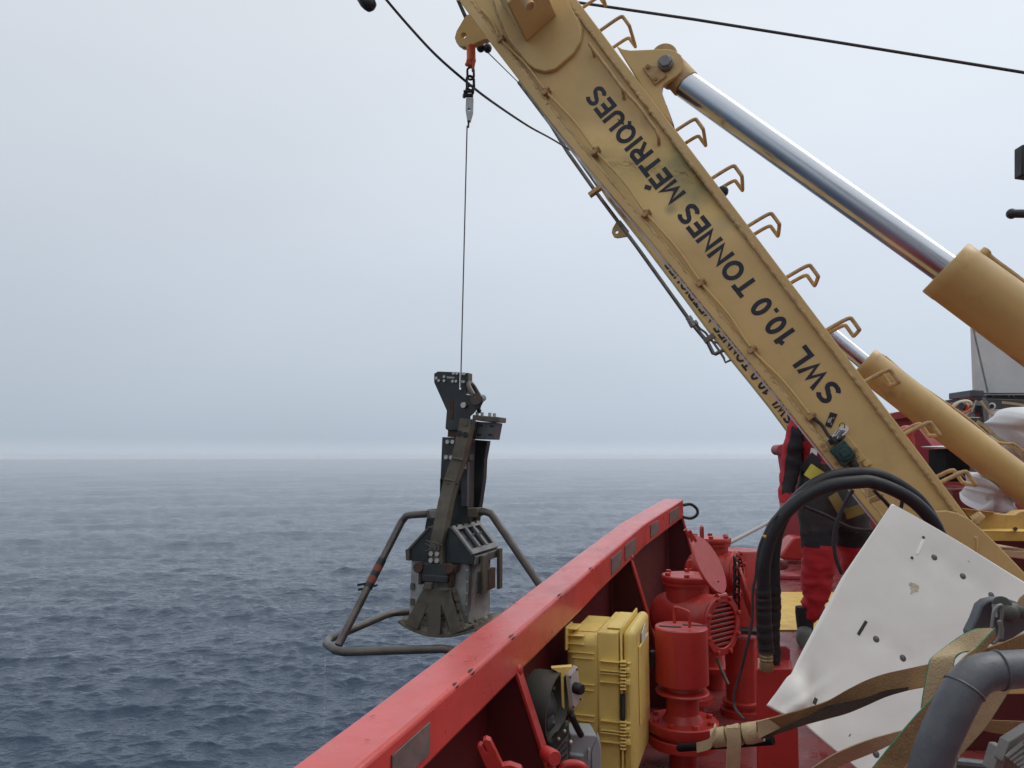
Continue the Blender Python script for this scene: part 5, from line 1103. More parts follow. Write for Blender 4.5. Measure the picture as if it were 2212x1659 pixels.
def strap(lbl, ea, eb, mt, t=.003, sub=6, group='tan webbing straps', edge=None):
    A_ = cr([P(p, d) for p, d in ea], sub); B_ = cr([P(p, d) for p, d in eb], sub)
    b = B(); b.ribbon(A_, B_, t)
    if edge is None: return tag(b.build('strap', M[mt], smooth=50), lbl, 'strap', group)
    t_ = thing('strap', lbl, 'strap', A_[len(A_)//2], group); b.build('webbing', M[mt], t_, smooth=50)
    for E, on in ((A_, edge[0]), (B_, edge[1])):
        if on: b = B(); b.tube(E, .0015, 6); b.build('green_edge', M['green'], t_, smooth=60)
    return t_
E_ = lambda f, pts, d: [(f(*p), (d[0]+(d[1]-d[0])*i/(len(pts)-1)) if isinstance(d, tuple) else d) for i, p in enumerate(pts)]
strap('long brown strap stretched across the white board from the knot', E_(R7, [(150, 1110), (350, 1058), (550, 1000), (700, 950), (850, 865), (1000, 790), (1150, 738), (1300, 705), (1500, 665), (1650, 640)], (1.90, 1.62)),
      E_(R7, [(160, 1243), (330, 1195), (500, 1140), (700, 1085), (850, 1045), (1000, 985), (1150, 920), (1300, 875), (1440, 842), (1600, 810)], (1.93, 1.60)), 'strapb', .004)
b = strap('paler fold lying over the left end of the long brown strap', E_(R7, [(160, 1106), (350, 1055), (550, 1000), (700, 948)], 1.885), E_(R7, [(170, 1235), (330, 1160), (480, 1075), (690, 958)], 1.885), 'strap', .003)
strap('light tan strap slanting up from the bottom edge below the board', E_(R7, [(560, 1480), (720, 1375), (880, 1300), (1040, 1240), (1180, 1200), (1330, 1160)], (1.75, 1.55)), E_(R7, [(700, 1490), (860, 1420), (1000, 1365), (1110, 1320), (1220, 1270), (1350, 1230)], (1.75, 1.55)), 'strap')
strap('tan strap with green edges folded over the bracket pin', E_(Z8, [(1185, 400), (1080, 402), (1000, 412), (880, 470), (740, 570), (650, 640), (600, 690)], (1.57, 1.50)), E_(Z8, [(1180, 405), (1120, 490), (1060, 540), (980, 600), (900, 612), (850, 640), (800, 700)], (1.56, 1.48)), 'strap', edge=(1, 1))
strap('tan strap with green edges hanging down in front of the brown strap', E_(Z8, [(650, 640), (600, 690), (575, 800), (545, 960), (522, 1120)], (1.49, 1.46)), E_(Z8, [(900, 612), (830, 650), (800, 760), (740, 880), (690, 1000)], (1.48, 1.46)), 'strap', edge=(1, 1))
strap('long green-edged strap running down beside the grey pipe', E_(Z8, [(1185, 402), (1080, 510), (960, 650), (800, 830), (640, 1010), (480, 1180), (300, 1390), (60, 1690)], (1.50, 1.38)), E_(Z8, [(1190, 480), (1120, 560), (1010, 690), (870, 860), (720, 1060), (620, 1230), (500, 1440), (340, 1690)], (1.50, 1.38)), 'strapb', edge=(1, 0))
strap('narrow tan strap between the long strap and the grey pipe', E_(Z8, [(1000, 580), (900, 660), (800, 780), (740, 880)], 1.44), E_(Z8, [(1010, 640), (900, 740), (830, 850), (770, 960)], 1.44), 'strap')
strap('ribbed tan strap close along the left of the grey pipe', E_(Z8, [(730, 960), (640, 1130), (570, 1290), (500, 1410)], 1.42), E_(Z8, [(800, 960), (720, 1130), (640, 1290), (560, 1420)], 1.42), 'strap')
strap('tan strap with a green edge slanting down to the right of the pipe', E_(Z8, [(1000, 870), (980, 980), (940, 1130), (900, 1300), (850, 1560), (820, 1700)], 1.55), E_(Z8, [(1360, 880), (1290, 990), (1190, 1150), (1080, 1310), (880, 1530), (830, 1600)], 1.55), 'strap', edge=(0, 1))
strap('dull strap lying level behind the pipe at the right edge', E_(Z8, [(1000, 1210), (1150, 1225), (1300, 1232), (1500, 1238)], 1.9), E_(Z8, [(1000, 1300), (1150, 1335), (1300, 1355), (1500, 1350)], 1.9), 'strapb')
strap('brown strap passing above the pipe to the right edge', E_(Z8, [(960, 640), (1080, 590), (1250, 530), (1400, 465), (1540, 420)], 1.52), E_(Z8, [(950, 760), (1100, 680), (1250, 640), (1400, 600), (1540, 580)], 1.52), 'strapb')
strap('tan strap end hanging at the right edge above the pin', E_(Z8, [(1448, 90), (1405, 130), (1395, 185), (1450, 200)], 1.56), E_(Z8, [(1560, 90), (1540, 130), (1530, 185), (1540, 220)], 1.56), 'strap')
# knot at the left end
kn = thing('strap_knot', 'tan strap knotted round a rail at the foot of the flanged pipe', 'strap', P(R8(2000, 1300), 1.98))
def kr(pts, w, d, name='loop'):
    q = cr([P(R8(*p), d+dd) for p, dd in pts], 7); vs = []; n_ = 14; prev = None
    for i, p in enumerate(q):
        tt = (q[min(i+1, len(q)-1)]-q[max(i-1, 0)]).normalized(); s_ = tt.cross(FW).normalized()
        if prev is not None and s_.dot(prev) < 0: s_ = -s_
        prev = s_; n2 = tt.cross(s_)
        for k in range(n_):
            a_ = 2*PI*k/n_; vs.append(p+s_*w*math.cos(a_)*(1+.08*noise.noise(p*40))+n2*.009*math.sin(a_))
    b = B(); b.add(vs, [[i*n_+k, i*n_+(k+1) % n_, (i+1)*n_+(k+1) % n_, (i+1)*n_+k] for i in range(len(q)-1) for k in range(n_)]+[list(range(n_))[::-1], [(len(q)-1)*n_+k for k in range(n_)]])
    b.build(name, M['strap'], kn, smooth=80)
K0, K1 = P(R8(1820, 1275), 1.98), P(R8(2235, 1212), 1.93); ka = (K1-K0).normalized(); kl = (K1-K0).length
for a_, w_, rr_ in ((.00, .28, .024), (.30, .27, .026), (.60, .36, .0255)):
    b = B(); n_ = 8; ln = kl*w_
    b.lathe(K0+ka*kl*a_, ka, [(.017, 0), (rr_*.97, .002)]+[(rr_*(1+.03*noise.noise(V((a_*9, q_, 2)))), .002+(ln-.004)*q_/n_) for q_ in range(1, n_)]+[(rr_*.97, ln-.002), (.017, ln)], 22)
    for i_, q in enumerate(b.v):
        b.v[i_] = q+V((0, 0, .003))*noise.noise(q*35)
    b.build('wrap', M['strap'], kn, smooth=50)
b = B(); tl = cr([P(R8(1985, 1190), 1.92), P(R8(1992, 1290), 1.915), P(R8(1990, 1400), 1.92), P(R8(1975, 1600), 1.94)], 6)
b.ribbon([q-RT*.0175 for q in tl], [q+RT*.0175+V((0, .004, 0)) for q in tl], .004); b.build('tail', M['strap'], kn, smooth=50)
b = B(); tl = cr([P(R8(1845, 1200), 1.95), P(R8(1830, 1260), 1.93), P(R8(1800, 1320), 1.96), P(R8(1700, 1350), 2.03)], 6)
b.ribbon([q-ZZ*.012 for q in tl], [q+ZZ*.014 for q in tl], .004); b.build('tail', M['strap'], kn, smooth=50)
strap('dark ribbon painting the shaded underside of the long brown strap', E_(R7, [(190, 1237), (400, 1135), (550, 1062), (700, 985), (850, 955), (1000, 920), (1150, 868), (1320, 842)], (1.90, 1.655)),
      E_(R7, [(200, 1240), (400, 1176), (550, 1127), (700, 1083), (850, 1043), (1000, 983), (1150, 918), (1320, 868)], (1.90, 1.655)), 'strapd', .003)  # shade along the strap's lower edge, painted as a dark ribbon
b = B(); b.tube([P(R8(1560, 1350), 2.4), P(R8(1800, 1330), 2.1), P(R8(2300, 1290), 1.98)], .011, 12); tag(b.build('lashing_rail', M['matblack']), 'dark rail that the strap is knotted round', 'rail')
# small steel angle at the bottom right, red foundation behind the pipe
sa = thing('steel_bracket', 'scratched grey steel bracket in the very corner at bottom right', 'bracket', P(Z8(1300, 1600), 1.5))
b = B(); b.prism([P(Z8(*p), 1.6) for p in ((1235, 1483), (1295, 1483), (1260, 1700), (1170, 1700))], (0, .04, 0)); b.build('plate', M['galv2'], sa, bevel=.002)
b = B(); b.prism([P(Z8(*p), 1.58) for p in ((1310, 1425), (1520, 1290), (1520, 1350), (1300, 1520), (1275, 1640), (1250, 1600))], (0, .03, 0)); b.build('plate', M['galv2'], sa, bevel=.002)
b = B(); b.prism([P(Z8(*p), 1.62) for p in ((1290, 1530), (1520, 1370), (1520, 1720), (1250, 1720))], (0, .03, 0)); b.build('plate', M['hydro'], sa, bevel=.002)
for k in range(5):
    b = B(); b.tube([P(Z8(1290+k*30, 1560+k*25), 1.57), P(Z8(1440+k*20, 1440+k*45), 1.57)], .004, 6); b.build('rod', M['galv2'], sa)
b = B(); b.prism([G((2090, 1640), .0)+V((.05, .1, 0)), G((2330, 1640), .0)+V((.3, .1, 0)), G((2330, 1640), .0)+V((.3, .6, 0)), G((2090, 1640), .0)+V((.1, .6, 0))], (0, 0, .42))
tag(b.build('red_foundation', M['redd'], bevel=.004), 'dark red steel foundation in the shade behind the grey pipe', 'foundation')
b = B(); b.tube([P(Z8(820, 1610), 1.75), P(Z8(1220, 1650), 1.75)], .012, 10); tag(b.build('grey_bar', M['greypipe']), 'thin grey bar low behind the thick grey pipe', 'bar')

# ------------------------------------------------------------------ far parts of the deck
b = B()
fb = [(P((1684, 962), 10.2)), P((1924, 892), 9.6), P((2120, 860), 9.2), P((2330, 846), 8.9)]
for a_, c_ in zip(fb, fb[1:]):
    b.prism([V((a_.x, a_.y, 0)), V((c_.x, c_.y, 0)), c_-ZZ*.02, a_-ZZ*.02], V((.004, .02, 0)))
fbw = thing('forward_bulwark', 'red bulwark rising beyond the deck opening, behind the worker', 'bulwark', (fb[1].x, fb[1].y, 0)); b.build('plate', M['deckfar'], fbw)
b = B()
for a_, c_ in zip(fb, fb[1:]): b.prism([a_+V((0, -.12, -.09)), c_+V((0, -.12, -.09)), c_+V((0, -.12, 0)), a_+V((0, -.12, 0))], V((0, .24, 0)))
b.cyl(fb[0]+V((-.01, -.12, -.06)), fb[0]+V((-.01, .12, -.06)), .07, 16); b.build('rail', M['deckfar'], fbw, bevel=.01)
b = B(); b.prism([P(Z2(400, 530), 10.1), P(Z2(450, 500), 10.1), P(Z2(600, 1340), 10.1), P(Z2(525, 1335), 10.1)], (0, .1, 0)); b.build('end_post', M['deckfar'], fbw)
for p0, p1 in ((Z4(240, 115), Z4(760, 780)),):
    a_, c_ = P(p0, 9.0), P(p1, 8.4); b = B(); b.ribbon([a_, c_], [a_+V((.14, 0, -.02)), c_+V((.14, 0, -.02))], .02); b.build('stay', M['deckfar'], fbw)
b = B(); b.prism([P(Z4(*p), 8.9) for p in ((560, 330), (1100, 250), (1100, 700), (740, 600))], (0, .1, 0)); b.build('web', M['redv'], fbw)
fl_ = thing('fairlead', 'red curved fairlead base at the far deck edge beside the worker', 'fairlead', P(Z2(500, 1500), 9.3))
b = B(); b.prism([P(Z2(*p), 9.4) for p in ((410, 1510), (440, 1470), (520, 1360), (560, 1335), (640, 1335), (640, 1560), (420, 1545))], (0, .3, 0)); b.build('base', M['redv'], fl_, bevel=.03)
b = B(); b.cyl(P(Z2(380, 1600), 8.2), P(Z2(440, 1600), 8.3), .055, 16); tag(b.build('deck_pipe', M['redd']), 'short dark red pipe stub on the deck just right of the hoses', 'pipe')
b = B(); b.ball(P((1958, 936), 8.2), .085, 20, sc3=(1, 1, 1)); b.cyl(P((1958, 936), 8.2)-ZZ*.01, V((P((1958, 936), 8.2).x, P((1958, 936), 8.2).y, 0)), .082, 20); tag(b.build('bollard', M['redv'], smooth=50), 'round-topped pinkish red bollard behind the leg rungs', 'bollard')
# black bin with a wire guard, maroon casing
b = B(); q = [P(Z4(*p), 7.2) for p in ((750, 552), (1060, 560), (1060, 985), (750, 985))]; b.prism(q, V((.1, .5, 0))); bn = thing('black_bin', 'black square bin seen between the two rams and rungs', 'bin', q[3]); b.build('body', M['matblack'], bn, bevel=.01)
b = B(); b.prism([P(Z4(*p), 7.15) for p in ((710, 530), (1000, 520), (1040, 545), (740, 552))], (0, .4, .01)); b.build('lid_edge', M['white'], bn, bevel=.004)
b = B(); b.tube([P(Z4(*p), 7.0) for p in ((810, 838), (890, 852), (1000, 938), (1090, 950))], .008, 8); b.tube([P(Z4(900, 850), 7.0), P(Z4(1080, 858), 7.0)], .006, 8); b.build('handle', M['steel'], bn)
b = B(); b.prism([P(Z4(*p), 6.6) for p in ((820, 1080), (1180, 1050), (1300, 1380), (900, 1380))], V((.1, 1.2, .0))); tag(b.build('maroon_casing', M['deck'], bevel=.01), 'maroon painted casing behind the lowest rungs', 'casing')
b = B(); b.prism([P(Z4(*p), 6.4) for p in ((1125, 1070), (1230, 1130), (1238, 1220), (1140, 1150))], V((0, .05, 0))); tag(b.build('yellow_bar', M['yellow']), 'short yellow bar behind the lowest rungs', 'bar')
q = P(Z4(1155, 1215), 6.35); b = B(); link(b, q, .026, .036, .009, RT); b.ball(q+V((.05, 0, -.02)), .03, 10); tag(b.build('coiled_hose', M['blackp']), 'small coil of black hose beside the white bag', 'hose')
# steel-clad grille beside the bin
b = B()
for k in range(16): a_ = P(Z4(1065+k*9, 745+k*6), 7.0); b.tube([a_, V((a_.x, a_.y, P(Z4(1065, 960), 7.0).z))], .003, 6)
tag(b.build('grille', M['galv2']), 'fine grey grille beside the black bin', 'grille')
# bags
def blob(outl, nrm, thick, nm, mt, lbl=None, cat=None, parent=None, amp=.03, fr=4., rings=16):
    n = len(outl); c = sum(outl, V((0, 0, 0)))/n; ol_ = []
    for i in range(n):
        for k in range(4): ol_.append(outl[i].lerp(outl[(i+1) % n], k/4))
    n = len(ol_); vs = []; b = B()
    for side in (-1, 1):
        for j in range(rings):
            s = 1-(j/(rings-1))*.98
            for q in ol_:
                p = c+(q-c)*s; dz = thick*math.sqrt(max(0, 1-s**2.6)); vs.append(p+nrm*(-dz*side)+nrm*(amp*(1-s**8)*(1-2*abs(noise.noise(p*fr)))*(1+.0*side)))
    for o_ in (0, rings*n):
        b_ = [[o_+j*n+i, o_+j*n+(i+1) % n, o_+(j+1)*n+(i+1) % n, o_+(j+1)*n+i] for j in range(rings-1) for i in range(n)]
        b_.append([o_+(rings-1)*n+i for i in range(n)])
        b.add(vs[o_:o_+rings*n], [[i-o_ for i in f] for f in b_])
    o = b.build(nm, mt, parent, smooth=70)
    return tag(o, lbl, cat) if lbl else o
blob([P(Z4(*p), 6.0) for p in ((1080, 910), (1130, 885), (1240, 868), (1350, 940), (1480, 1030), (1600, 1130), (1680, 1215), (1610, 1290), (1620, 1400), (1420, 1390), (1165, 1355), (1190, 1310), (1240, 1290), (1232, 1160), (1205, 1115), (1228, 1060), (1110, 990))], FW, .22, 'white_bag', M['bag'], 'crumpled white plastic bag below the smaller ram', 'bag', amp=.15, fr=6)
blob([P(Z4(*p), 6.6) for p in ((1490, 230), (1510, 120), (1560, 60), (1650, 20), (1765, 5), (1900, 0), (1900, 560), (1765, 600), (1700, 520), (1620, 400), (1565, 300))], FW, .3, 'white_bag', M['bag'], 'tall white plastic-wrapped bundle at the right edge above the smaller ram', 'bag', amp=.16, fr=4.5)
blob([P(Z4(*p), 6.8) for p in ((1360, 470), (1440, 480), (1480, 430), (1530, 390), (1620, 400), (1700, 560), (1900, 620), (1900, 800), (1765, 780), (1600, 640), (1480, 560))], FW, .25, 'white_bag', M['bag'], 'low heap of white plastic sheeting behind the smaller ram', 'bag', amp=.18, fr=7)
# white container with black base band, chain
ct = thing('white_container', 'plain white container standing at the right edge behind the big ram', 'container', P((2150, 868), 9))
b = B(); q = [P((2097, 690), 9.0), P((2330, 690), 9.0), P((2330, 850), 9.0), P((2104, 850), 9.0)]; b.prism(q, V((1.2, 1.6, 0))); cw = b.build('wall', M['white'], ct, bevel=.01)
b = B(); b.prism([P(Z3(1075, 80), 8.97), P(Z3(1120, 85), 8.97), P(Z3(1135, 1000), 8.97), P(Z3(1105, 960), 8.97)], (0, .02, 0)); b.build('corner_post', M['greyw'], cw)
b = B(); b.prism([P(Z3(*p), 8.8) for p in ((1280, 1012), (1900, 1010), (1900, 1120), (1280, 1105))], V((0, 1.0, 0))); b.build('base_band', M['blackp'], ct)
b = B(); b.prism([P(Z3(*p), 8.75) for p in ((1280, 1003), (1900, 1000), (1900, 1014), (1280, 1014))], V((0, .05, 0))); b.build('trim', M['steel'], ct)
for p in ((1365, 1030), (1567, 1028), (1632, 1027)):
    b = B(); b.ball(P(Z3(*p), 8.79), .007, 8); b.build('bolt', M['bolt'], ct)
b = B()
for k in range(34):
    q = P(Z3(1098+k*5.85, 125+k*25.8), 8.6); link(b, q, .009, .017, .0036, RT if k % 2 else FW, (ZZ-RT*.2).normalized())
tag(b.build('chain', M['galv2']), 'steel chain hanging in front of the white container', 'chain')
# machine with posts, straps, motor, pale hose
mc_ = thing('power_pack', 'cluttered grey machine with ribbed housing under the hanging chain', 'machine', P(Z3(1200, 1400), 7.8))
for pts, mt, nm, dd in ((((1065, 950), (1110, 945), (1240, 952), (1252, 1030), (1065, 1035)), 'greypipe', 'top_box', .4), (((1062, 1035), (1112, 1040), (1110, 1092), (1062, 1090)), 'redd', 'foot', .2),
                        (((1120, 1090), (1225, 1090), (1222, 1250), (1115, 1250)), 'galv2', 'ribbed_housing', .3), (((930, 1290), (1220, 1300), (1225, 1370), (1000, 1370)), 'horn', 'tray', .3),
                        (((1220, 1050), (1258, 1050), (1282, 1410), (1240, 1410)), 'galv2', 'post', .06), (((1265, 1080), (1300, 1100), (1330, 1620), (1290, 1620)), 'galv2', 'post', .06),
                        (((1000, 1375), (1230, 1378), (1250, 1540), (1010, 1560)), 'rust', 'frame', .3), (((1300, 1205), (1580, 1205), (1560, 1220), (1300, 1222)), 'steel', 'edge_bar', .05),
                        (((1300, 1222), (1600, 1222), (1600, 1640), (1340, 1640)), 'greyw', 'white_panel', .05), (((1290, 1060), (1900, 1080), (1900, 1205), (1300, 1205)), 'horn', 'recess', .05),
                        (((1050, 1240), (1130, 1235), (1130, 1305), (1020, 1300)), 'galv2', 'step_box', .2)):
    b = B(); b.prism([P(Z3(*p), 8.0 if nm not in ('white_panel', 'recess') else 8.3) for p in pts], V((0, dd, 0))); b.build(nm, M[mt], mc_, bevel=.005)
for k in range(12):
    b = B(); b.prism([P(Z3(1124+k*8, 1150), 7.97), P(Z3(1127+k*8, 1150), 7.97), P(Z3(1127+k*8, 1245), 7.97), P(Z3(1124+k*8, 1245), 7.97)], V((0, .03, 0))); b.build('rib', M['dark'], mc_)
for k in range(2):
    b = B(); b.tube([P(Z3(930, 1305+k*80), 7.9), P(Z3(1180, 1310+k*78), 7.9)], .006, 8); b.build('rail', M['steel'], mc_)
b = B(); b.lathe(P(Z3(1345, 1158), 8.15), -FW, [(.030, 0), (.037, .004), (.037, .010), (.026, .014)], 24) ; b.build('port_ring', M['greyw'], mc_)
b = B(); b.lathe(P(Z3(1343, 1160), 8.12), -FW, [(.024, 0), (.024, .004)], 24); b.build('port_hole', M['blackp'], mc_)
b = B(); b.cyl(P(Z3(945, 1160), 7.75), P(Z3(1075, 1175), 7.8), .040, 16); b.build('motor', M['dark'], mc_, bevel=.004)
b = B(); b.cyl(P(Z3(978, 1165), 7.75), P(Z3(1002, 1168), 7.76), .042, 16); b.build('motor_band', M['orange'], mc_)
b = B(); b.tube([P(Z3(*p), 7.6) for p in ((965, 1255), (1010, 1235), (1060, 1205), (1085, 1185))], .010, 8); b.tube([P(Z3(*p), 7.6) for p in ((990, 1250), (990, 1280))], .008, 8); b.build('orange_ribbon', M['orange'], mc_)
b = B(); b.tube(cr([P(Z3(*p), 7.9) for p in ((800, 1260), (830, 1180), (890, 1125), (970, 1100), (1040, 1102), (1075, 1130))], 6), .020, 10); tag(b.build('pale_hose', M['spool'], smooth=70), 'pale translucent looking hose arching behind the oil pipe', 'hose')
b = B(); b.prism([P(Z3(*p), 7.6) for p in ((1350, 1405), (1460, 1412), (1455, 1425), (1350, 1418))], V((0, .02, 0))); b.prism([P(Z3(*p), 7.6) for p in ((1350, 1430), (1458, 1438), (1455, 1455), (1352, 1446))], V((0, .02, 0))); 
tag(b.build('blue_label', mat('navy_ink', (.02, .03, .12), .5)), 'navy blue striped print on the white bundle wrapping', 'label')
for i, (pts, w_) in enumerate(((((1205, 1090), (1300, 1220), (1480, 1420), (1620, 1540), (1790, 1660)), 15), (((1140, 1080), (1110, 1160), (1080, 1230)), 9), (((1150, 1360), (1250, 1420), (1400, 1560), (1480, 1610), (1620, 1700), (1800, 1860)), 24), (((1480, 1108), (1620, 1125), (1790, 1150)), 16))):
    d = 7.4 if i != 2 else 6.5
    b = B(); q = cr([P(Z3(*p), d) for p in pts], 4); A_ = []; B_ = []
    for k, p in enumerate(q):
        tt = (q[min(k+1, len(q)-1)]-q[max(k-1, 0)]).normalized(); s_ = tt.cross(FW).normalized()*(w_*.1653*d/F); A_.append(p+s_); B_.append(p-s_)
    b.ribbon(A_, B_, .006)
    tag(b.build('lashing_strap', M['strap'], smooth=60), ['tan lashing strap slanting from the machine down to the white bundle', 'short tan strap looped round the ribbed housing', 'wide tan strap sagging behind the smaller ram', 'level yellow strap below the black container band'][i], 'strap')
# yellow base girder, timber and dark gap under it
yg = thing('yellow_girder', 'yellow steel base girder with rusty edges right of the leg foot', 'girder', P(R6(1950, 1400), 5.4))
b = B(); b.prism([P(R6(*p), 5.2) for p in ((1680, 1115), (1850, 1135), (2030, 1160), (2130, 1165), (2180, 1135), (2400, 1120), (2400, 1330), (1680, 1300))], (0, .10, 0)); b.build('web', M['barrel'], yg, bevel=.006)
b = B(); b.prism([P(R6(*p), 5.0) for p in ((1680, 1300), (2400, 1312), (2400, 1325), (1680, 1313))], (0, .25, 0)); b.prism([P(R6(*p), 5.0) for p in ((1680, 1313), (2400, 1325), (2400, 1398), (1680, 1390))], (0, .03, 0)); b.build('flange', M['yellow'], yg, bevel=.003)
b = B(); b.prism([P(R6(*p), 5.1) for p in ((1680, 1108), (1850, 1128), (2035, 1152), (2035, 1160), (1850, 1138), (1680, 1118))], (0, .2, 0)); b.build('top_edge', M['crane_rust'], yg, bevel=.002)
b = B(); b.cyl(P(R6(2132, 1287), 5.15), P(R6(2140, 1287), 4.95), .011, 8); b.build('nut', M['rust'], yg)
b = B(); b.prism([P(R6(*p), 5.0) for p in ((1790, 1465), (2400, 1495), (2400, 1580), (2150, 1545), (1800, 1500))], V((0, .5, .0))); tag(b.build('timber', M['wood'], bevel=.005), 'pale sawn timber lying below the yellow girder', 'timber')
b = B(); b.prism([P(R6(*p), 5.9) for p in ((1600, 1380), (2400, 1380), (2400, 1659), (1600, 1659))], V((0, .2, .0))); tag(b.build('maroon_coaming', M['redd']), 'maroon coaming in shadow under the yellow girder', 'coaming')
# pole held by the worker and a yellow piece on the deck behind
b = B(); b.cyl(P((1690, 1113), 5.3), P((1560, 1181), 5.15), .013, 12); tag(b.build('pole', M['white']), 'white pole slanting down from the worker\'s hand behind the red drum', 'pole')
b = B(); b.prism([P(Z5(*p), 6.2) for p in ((715, 560), (728, 520), (738, 520), (755, 560), (752, 650), (762, 692), (716, 692), (722, 650))], (0, .05, 0)); tag(b.build('yellow_stanchion', M['yellow'], bevel=.004), 'narrow yellow stanchion seen between the worker and the leg', 'stanchion')

# ------------------------------------------------------------------ the worker
WD = 5.35
ppl = thing('person', 'person seen from behind in red and black weatherproofs and grey boots holding a pole', 'person', (P((1760, 1390), WD).x, WD, 0))
J = {}; E2 = []
def jt(n, x, y, r, d=WD): J[n] = (P((x, y), d), r); return n
jt('pelvis', 1790, 1065, .165); jt('waist', 1785, 1010, .165); jt('chest', 1772, 950, .185); jt('shoul', 1765, 905, .15); jt('neck', 1768, 878, .075); jt('head', 1770, 848, .10, 5.3); jt('crown', 1772, 822, .085, 5.3)
jt('lsh', 1722, 918, .080); jt('lel', 1708, 1010, .072, 5.38); jt('lwr', 1696, 1078, .050, 5.3); jt('lha', 1693, 1100, .032, 5.27)
jt('rsh', 1812, 912, .080); jt('rel', 1822, 985, .072, 5.55); jt('rwr', 1802, 1025, .05, 5.8); jt('rha', 1796, 1038, .032, 5.85)
jt('lhip', 1770, 1095, .155); jt('lkn', 1770, 1205, .122, 5.33); jt('lca', 1762, 1280, .100, 5.35); jt('lan', 1746, 1350, .052)
jt('rhip', 1832, 1095, .150, 5.42); jt('rkn', 1850, 1195, .118, 5.5); jt('rca', 1852, 1265, .095, 5.6); jt('ran', 1852, 1335, .052, 5.65)
names = list(J); idx = {n: i for i, n in enumerate(names)}
bones = [('pelvis', 'waist'), ('waist', 'chest'), ('chest', 'shoul'), ('shoul', 'neck'), ('neck', 'head'), ('head', 'crown'), ('shoul', 'lsh'), ('lsh', 'lel'), ('lel', 'lwr'), ('lwr', 'lha'), ('shoul', 'rsh'), ('rsh', 'rel'), ('rel', 'rwr'), ('rwr', 'rha'),
         ('pelvis', 'lhip'), ('lhip', 'lkn'), ('lkn', 'lca'), ('lca', 'lan'), ('pelvis', 'rhip'), ('rhip', 'rkn'), ('rkn', 'rca'), ('rca', 'ran')]
me = bpy.data.meshes.new('body_s'); org = V(ppl.location)
me.from_pydata([J[n][0]-org for n in names], [(idx[a_], idx[c_]) for a_, c_ in bones], [])
ob = bpy.data.objects.new('body_s', me); C.objects.link(ob)
sk_ = ob.modifiers.new('skin', 'SKIN')
for i, n in enumerate(names): me.skin_vertices[0].data[i].radius = (J[n][1], J[n][1]*(.78 if n in ('chest', 'waist', 'pelvis', 'shoul') else 1)); me.skin_vertices[0].data[i].use_root = (n == 'pelvis')
ss_ = ob.modifiers.new('sub', 'SUBSURF'); ss_.levels = 3; ss_.render_levels = 3
bpy.context.view_layer.update(); dg = bpy.context.evaluated_depsgraph_get(); bm_ = bpy.data.meshes.new_from_object(ob.evaluated_get(dg)); bpy.data.objects.remove(ob)
for v in bm_.vertices:
    q = v.co+org; x, y = px(q); n_ = v.normal
    f_ = 0.
    if y > 880:
        f_ = .012*noise.noise(V((q.x*5, q.y*5, q.z*14)))+.006*noise.noise(V((q.x*14, q.y*14, q.z*30)))
        if y > 1180: f_ += .012*(1-2*abs(noise.noise(V((q.x*6+q.z*5, q.y*6, q.z*17)))))+.006*(1-2*abs(noise.noise(V((q.x*11-q.z*9, q.y*9, q.z*26)))))-.008
        else: f_ += .010*(1-2*abs(noise.noise(V((q.x*4+q.z*3, q.y*4, q.z*8)))))-.004
    v.co += n_*f_
for k in ('fabblk', 'fabred', 'fabgry', 'skin'): bm_.materials.append(M[k])
for f_ in bm_.polygons:
    q = f_.center+org; x, y = px(q); z = q.z
    nx_ = f_.normal.x
    if y < 886: mi = 1 if y > 800 else 1
    elif y > 1182: mi = 1
    elif x < 1735 and y < 1086 and q.x < P((1737, 1000), WD).x: mi = 1 if (x < np.interp(y, [900, 1000, 1050, 1090], [1712, 1697, 1689, 1690]) or y < 922 or y > 1066) else 0
    elif x < 1702 and y < 1120: mi = 3
    elif y < 1000: mi = 1
    elif y > 1150: mi = 0
    else: mi = 2
    f_.material_index = mi; f_.use_smooth = True
bo_ = bpy.data.objects.new('body', bm_); C.objects.link(bo_); bo_.parent = ppl; bo_.location = (0, 0, 0)
# hood, face, belt, braces, cuffs and boots
b = B(); q = P((1771, 842), 5.3); b.ball(q, .118, 20, sc3=(1, 1.02, 1.18)); b.build('hood', M['fabred'], ppl, smooth=80)
b = B(); b.ball(P((1771, 842), 5.38), .088, 16, sc3=(.9, 1, 1.2)); q = P((1771, 845), 5.38)+V((0, .09, 0)); b.ball(q+V((0, .012, -.01)), .018, 8); b.build('face', M['skin'], ppl, smooth=80)
def band(a_, c_, w_, d, mt, nm, n_=8, off=.0, bow=.0):
    A_, B_ = [], []
    for k in range(n_+1):
        t_ = k/n_; p = P((a_[0]+(c_[0]-a_[0])*t_, a_[1]+(c_[1]-a_[1])*t_), d-bow*math.sin(PI*t_)); A_.append(p); 
    tt = (A_[-1]-A_[0]).normalized(); s_ = tt.cross(FW).normalized()*w_
    b = B(); b.ribbon([p+s_ for p in A_], [p-s_ for p in A_], .006); return b.build(nm, M[mt], ppl, smooth=60)
band(Z5(448, 190), Z5(560, 265), .045, 5.19, 'hiviz', 'reflective_band', bow=.02)
band(Z5(640, 385), Z5(720, 520), .035, 5.17, 'mustard', 'harness_strap', bow=.02)
band(Z5(740, 540), Z5(880, 490), .033, 5.20, 'mustard', 'harness_strap', bow=.02)
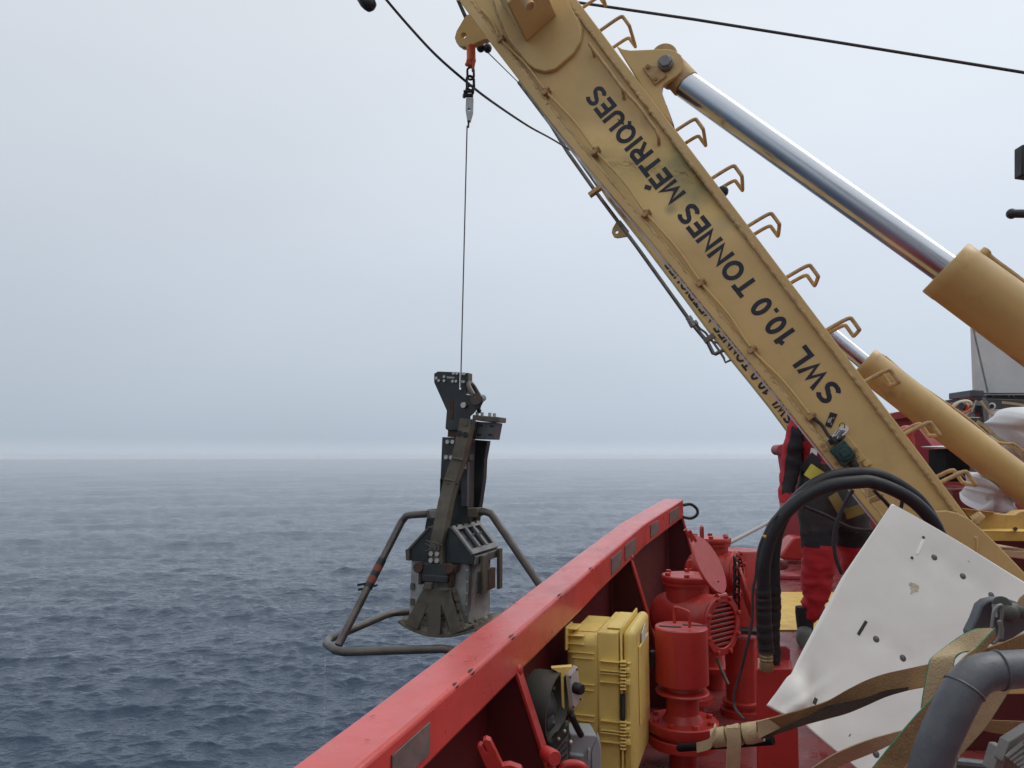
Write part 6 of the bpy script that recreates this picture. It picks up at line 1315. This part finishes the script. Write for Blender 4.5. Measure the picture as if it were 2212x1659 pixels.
band(Z5(470, 60), Z5(520, 70), .03, 5.20, 'tagw', 'buckle')
band(Z5(430, 210), Z5(520, 90), .045, 5.20, 'fabblk', 'harness_strap', bow=.01)
band(Z5(0, 0), Z5(1, 1), .001, 5.2, 'fabblk', 'x') if False else None
def boot(toe, an, par):
    b = B(); a_ = P(an, WD if an[0] < 1800 else 5.65); a_.z = 0; t_ = V(toe).normalized()
    s_ = V((t_.y, -t_.x, 0))
    prof = [(-.10, .055, .10), (-.06, .060, .14), (.0, .058, .15), (.07, .055, .10), (.15, .055, .075), (.21, .045, .06), (.235, .02, .04)]
    vs = []; n_ = 14
    for u_, w_, h_ in prof:
        for k in range(n_):
            an_ = 2*PI*k/n_; vs.append(a_+t_*u_+s_*(w_*math.cos(an_))+ZZ*(h_*.5+h_*.5*math.sin(an_) if True else 0))
    b.add(vs, [[i*n_+k, i*n_+(k+1) % n_, (i+1)*n_+(k+1) % n_, (i+1)*n_+k] for i in range(len(prof)-1) for k in range(n_)]+[list(range(n_))[::-1], [(len(prof)-1)*n_+k for k in range(n_)]])
    bt = b.build('boot', M['boot'], ppl, smooth=60)
    b = B(); b.lathe(a_+ZZ*.10, ZZ, [(.052, 0), (.058, .06), (.062, .12), (.060, .16)], 18); b.build('cuff', M['fabblk'], bt, smooth=60)
boot((.42, 1, 0), (1740, 1380), ppl); boot((.6, 1, 0), (1852, 1350), ppl)
for s_, nm in ((-1, 'lha'), (1, 'rha')):
    c = J[nm][0]; b = B(); b.ball(c+V((0, 0, -.005)), .034, 12, sc3=(1, .7, 1.1))
    for k in range(4): q = c+V((-.022+.015*k, -.02, -.02)); b.tube(cr([q, q+V((0, -.022, -.02)), q+V((.0, -.008, -.048-.006*(k in (1, 2)))), q+V((0, .014, -.045))], 4), .0088, 8)
    q = c+V((.028*s_*-1, -.01, 0)); b.tube([q, q+V((-.012*s_, -.02, -.025)), q+V((-.004*s_, -.026, -.045))], .010, 8)
    b.build('hand', M['skin'], ppl, smooth=70)
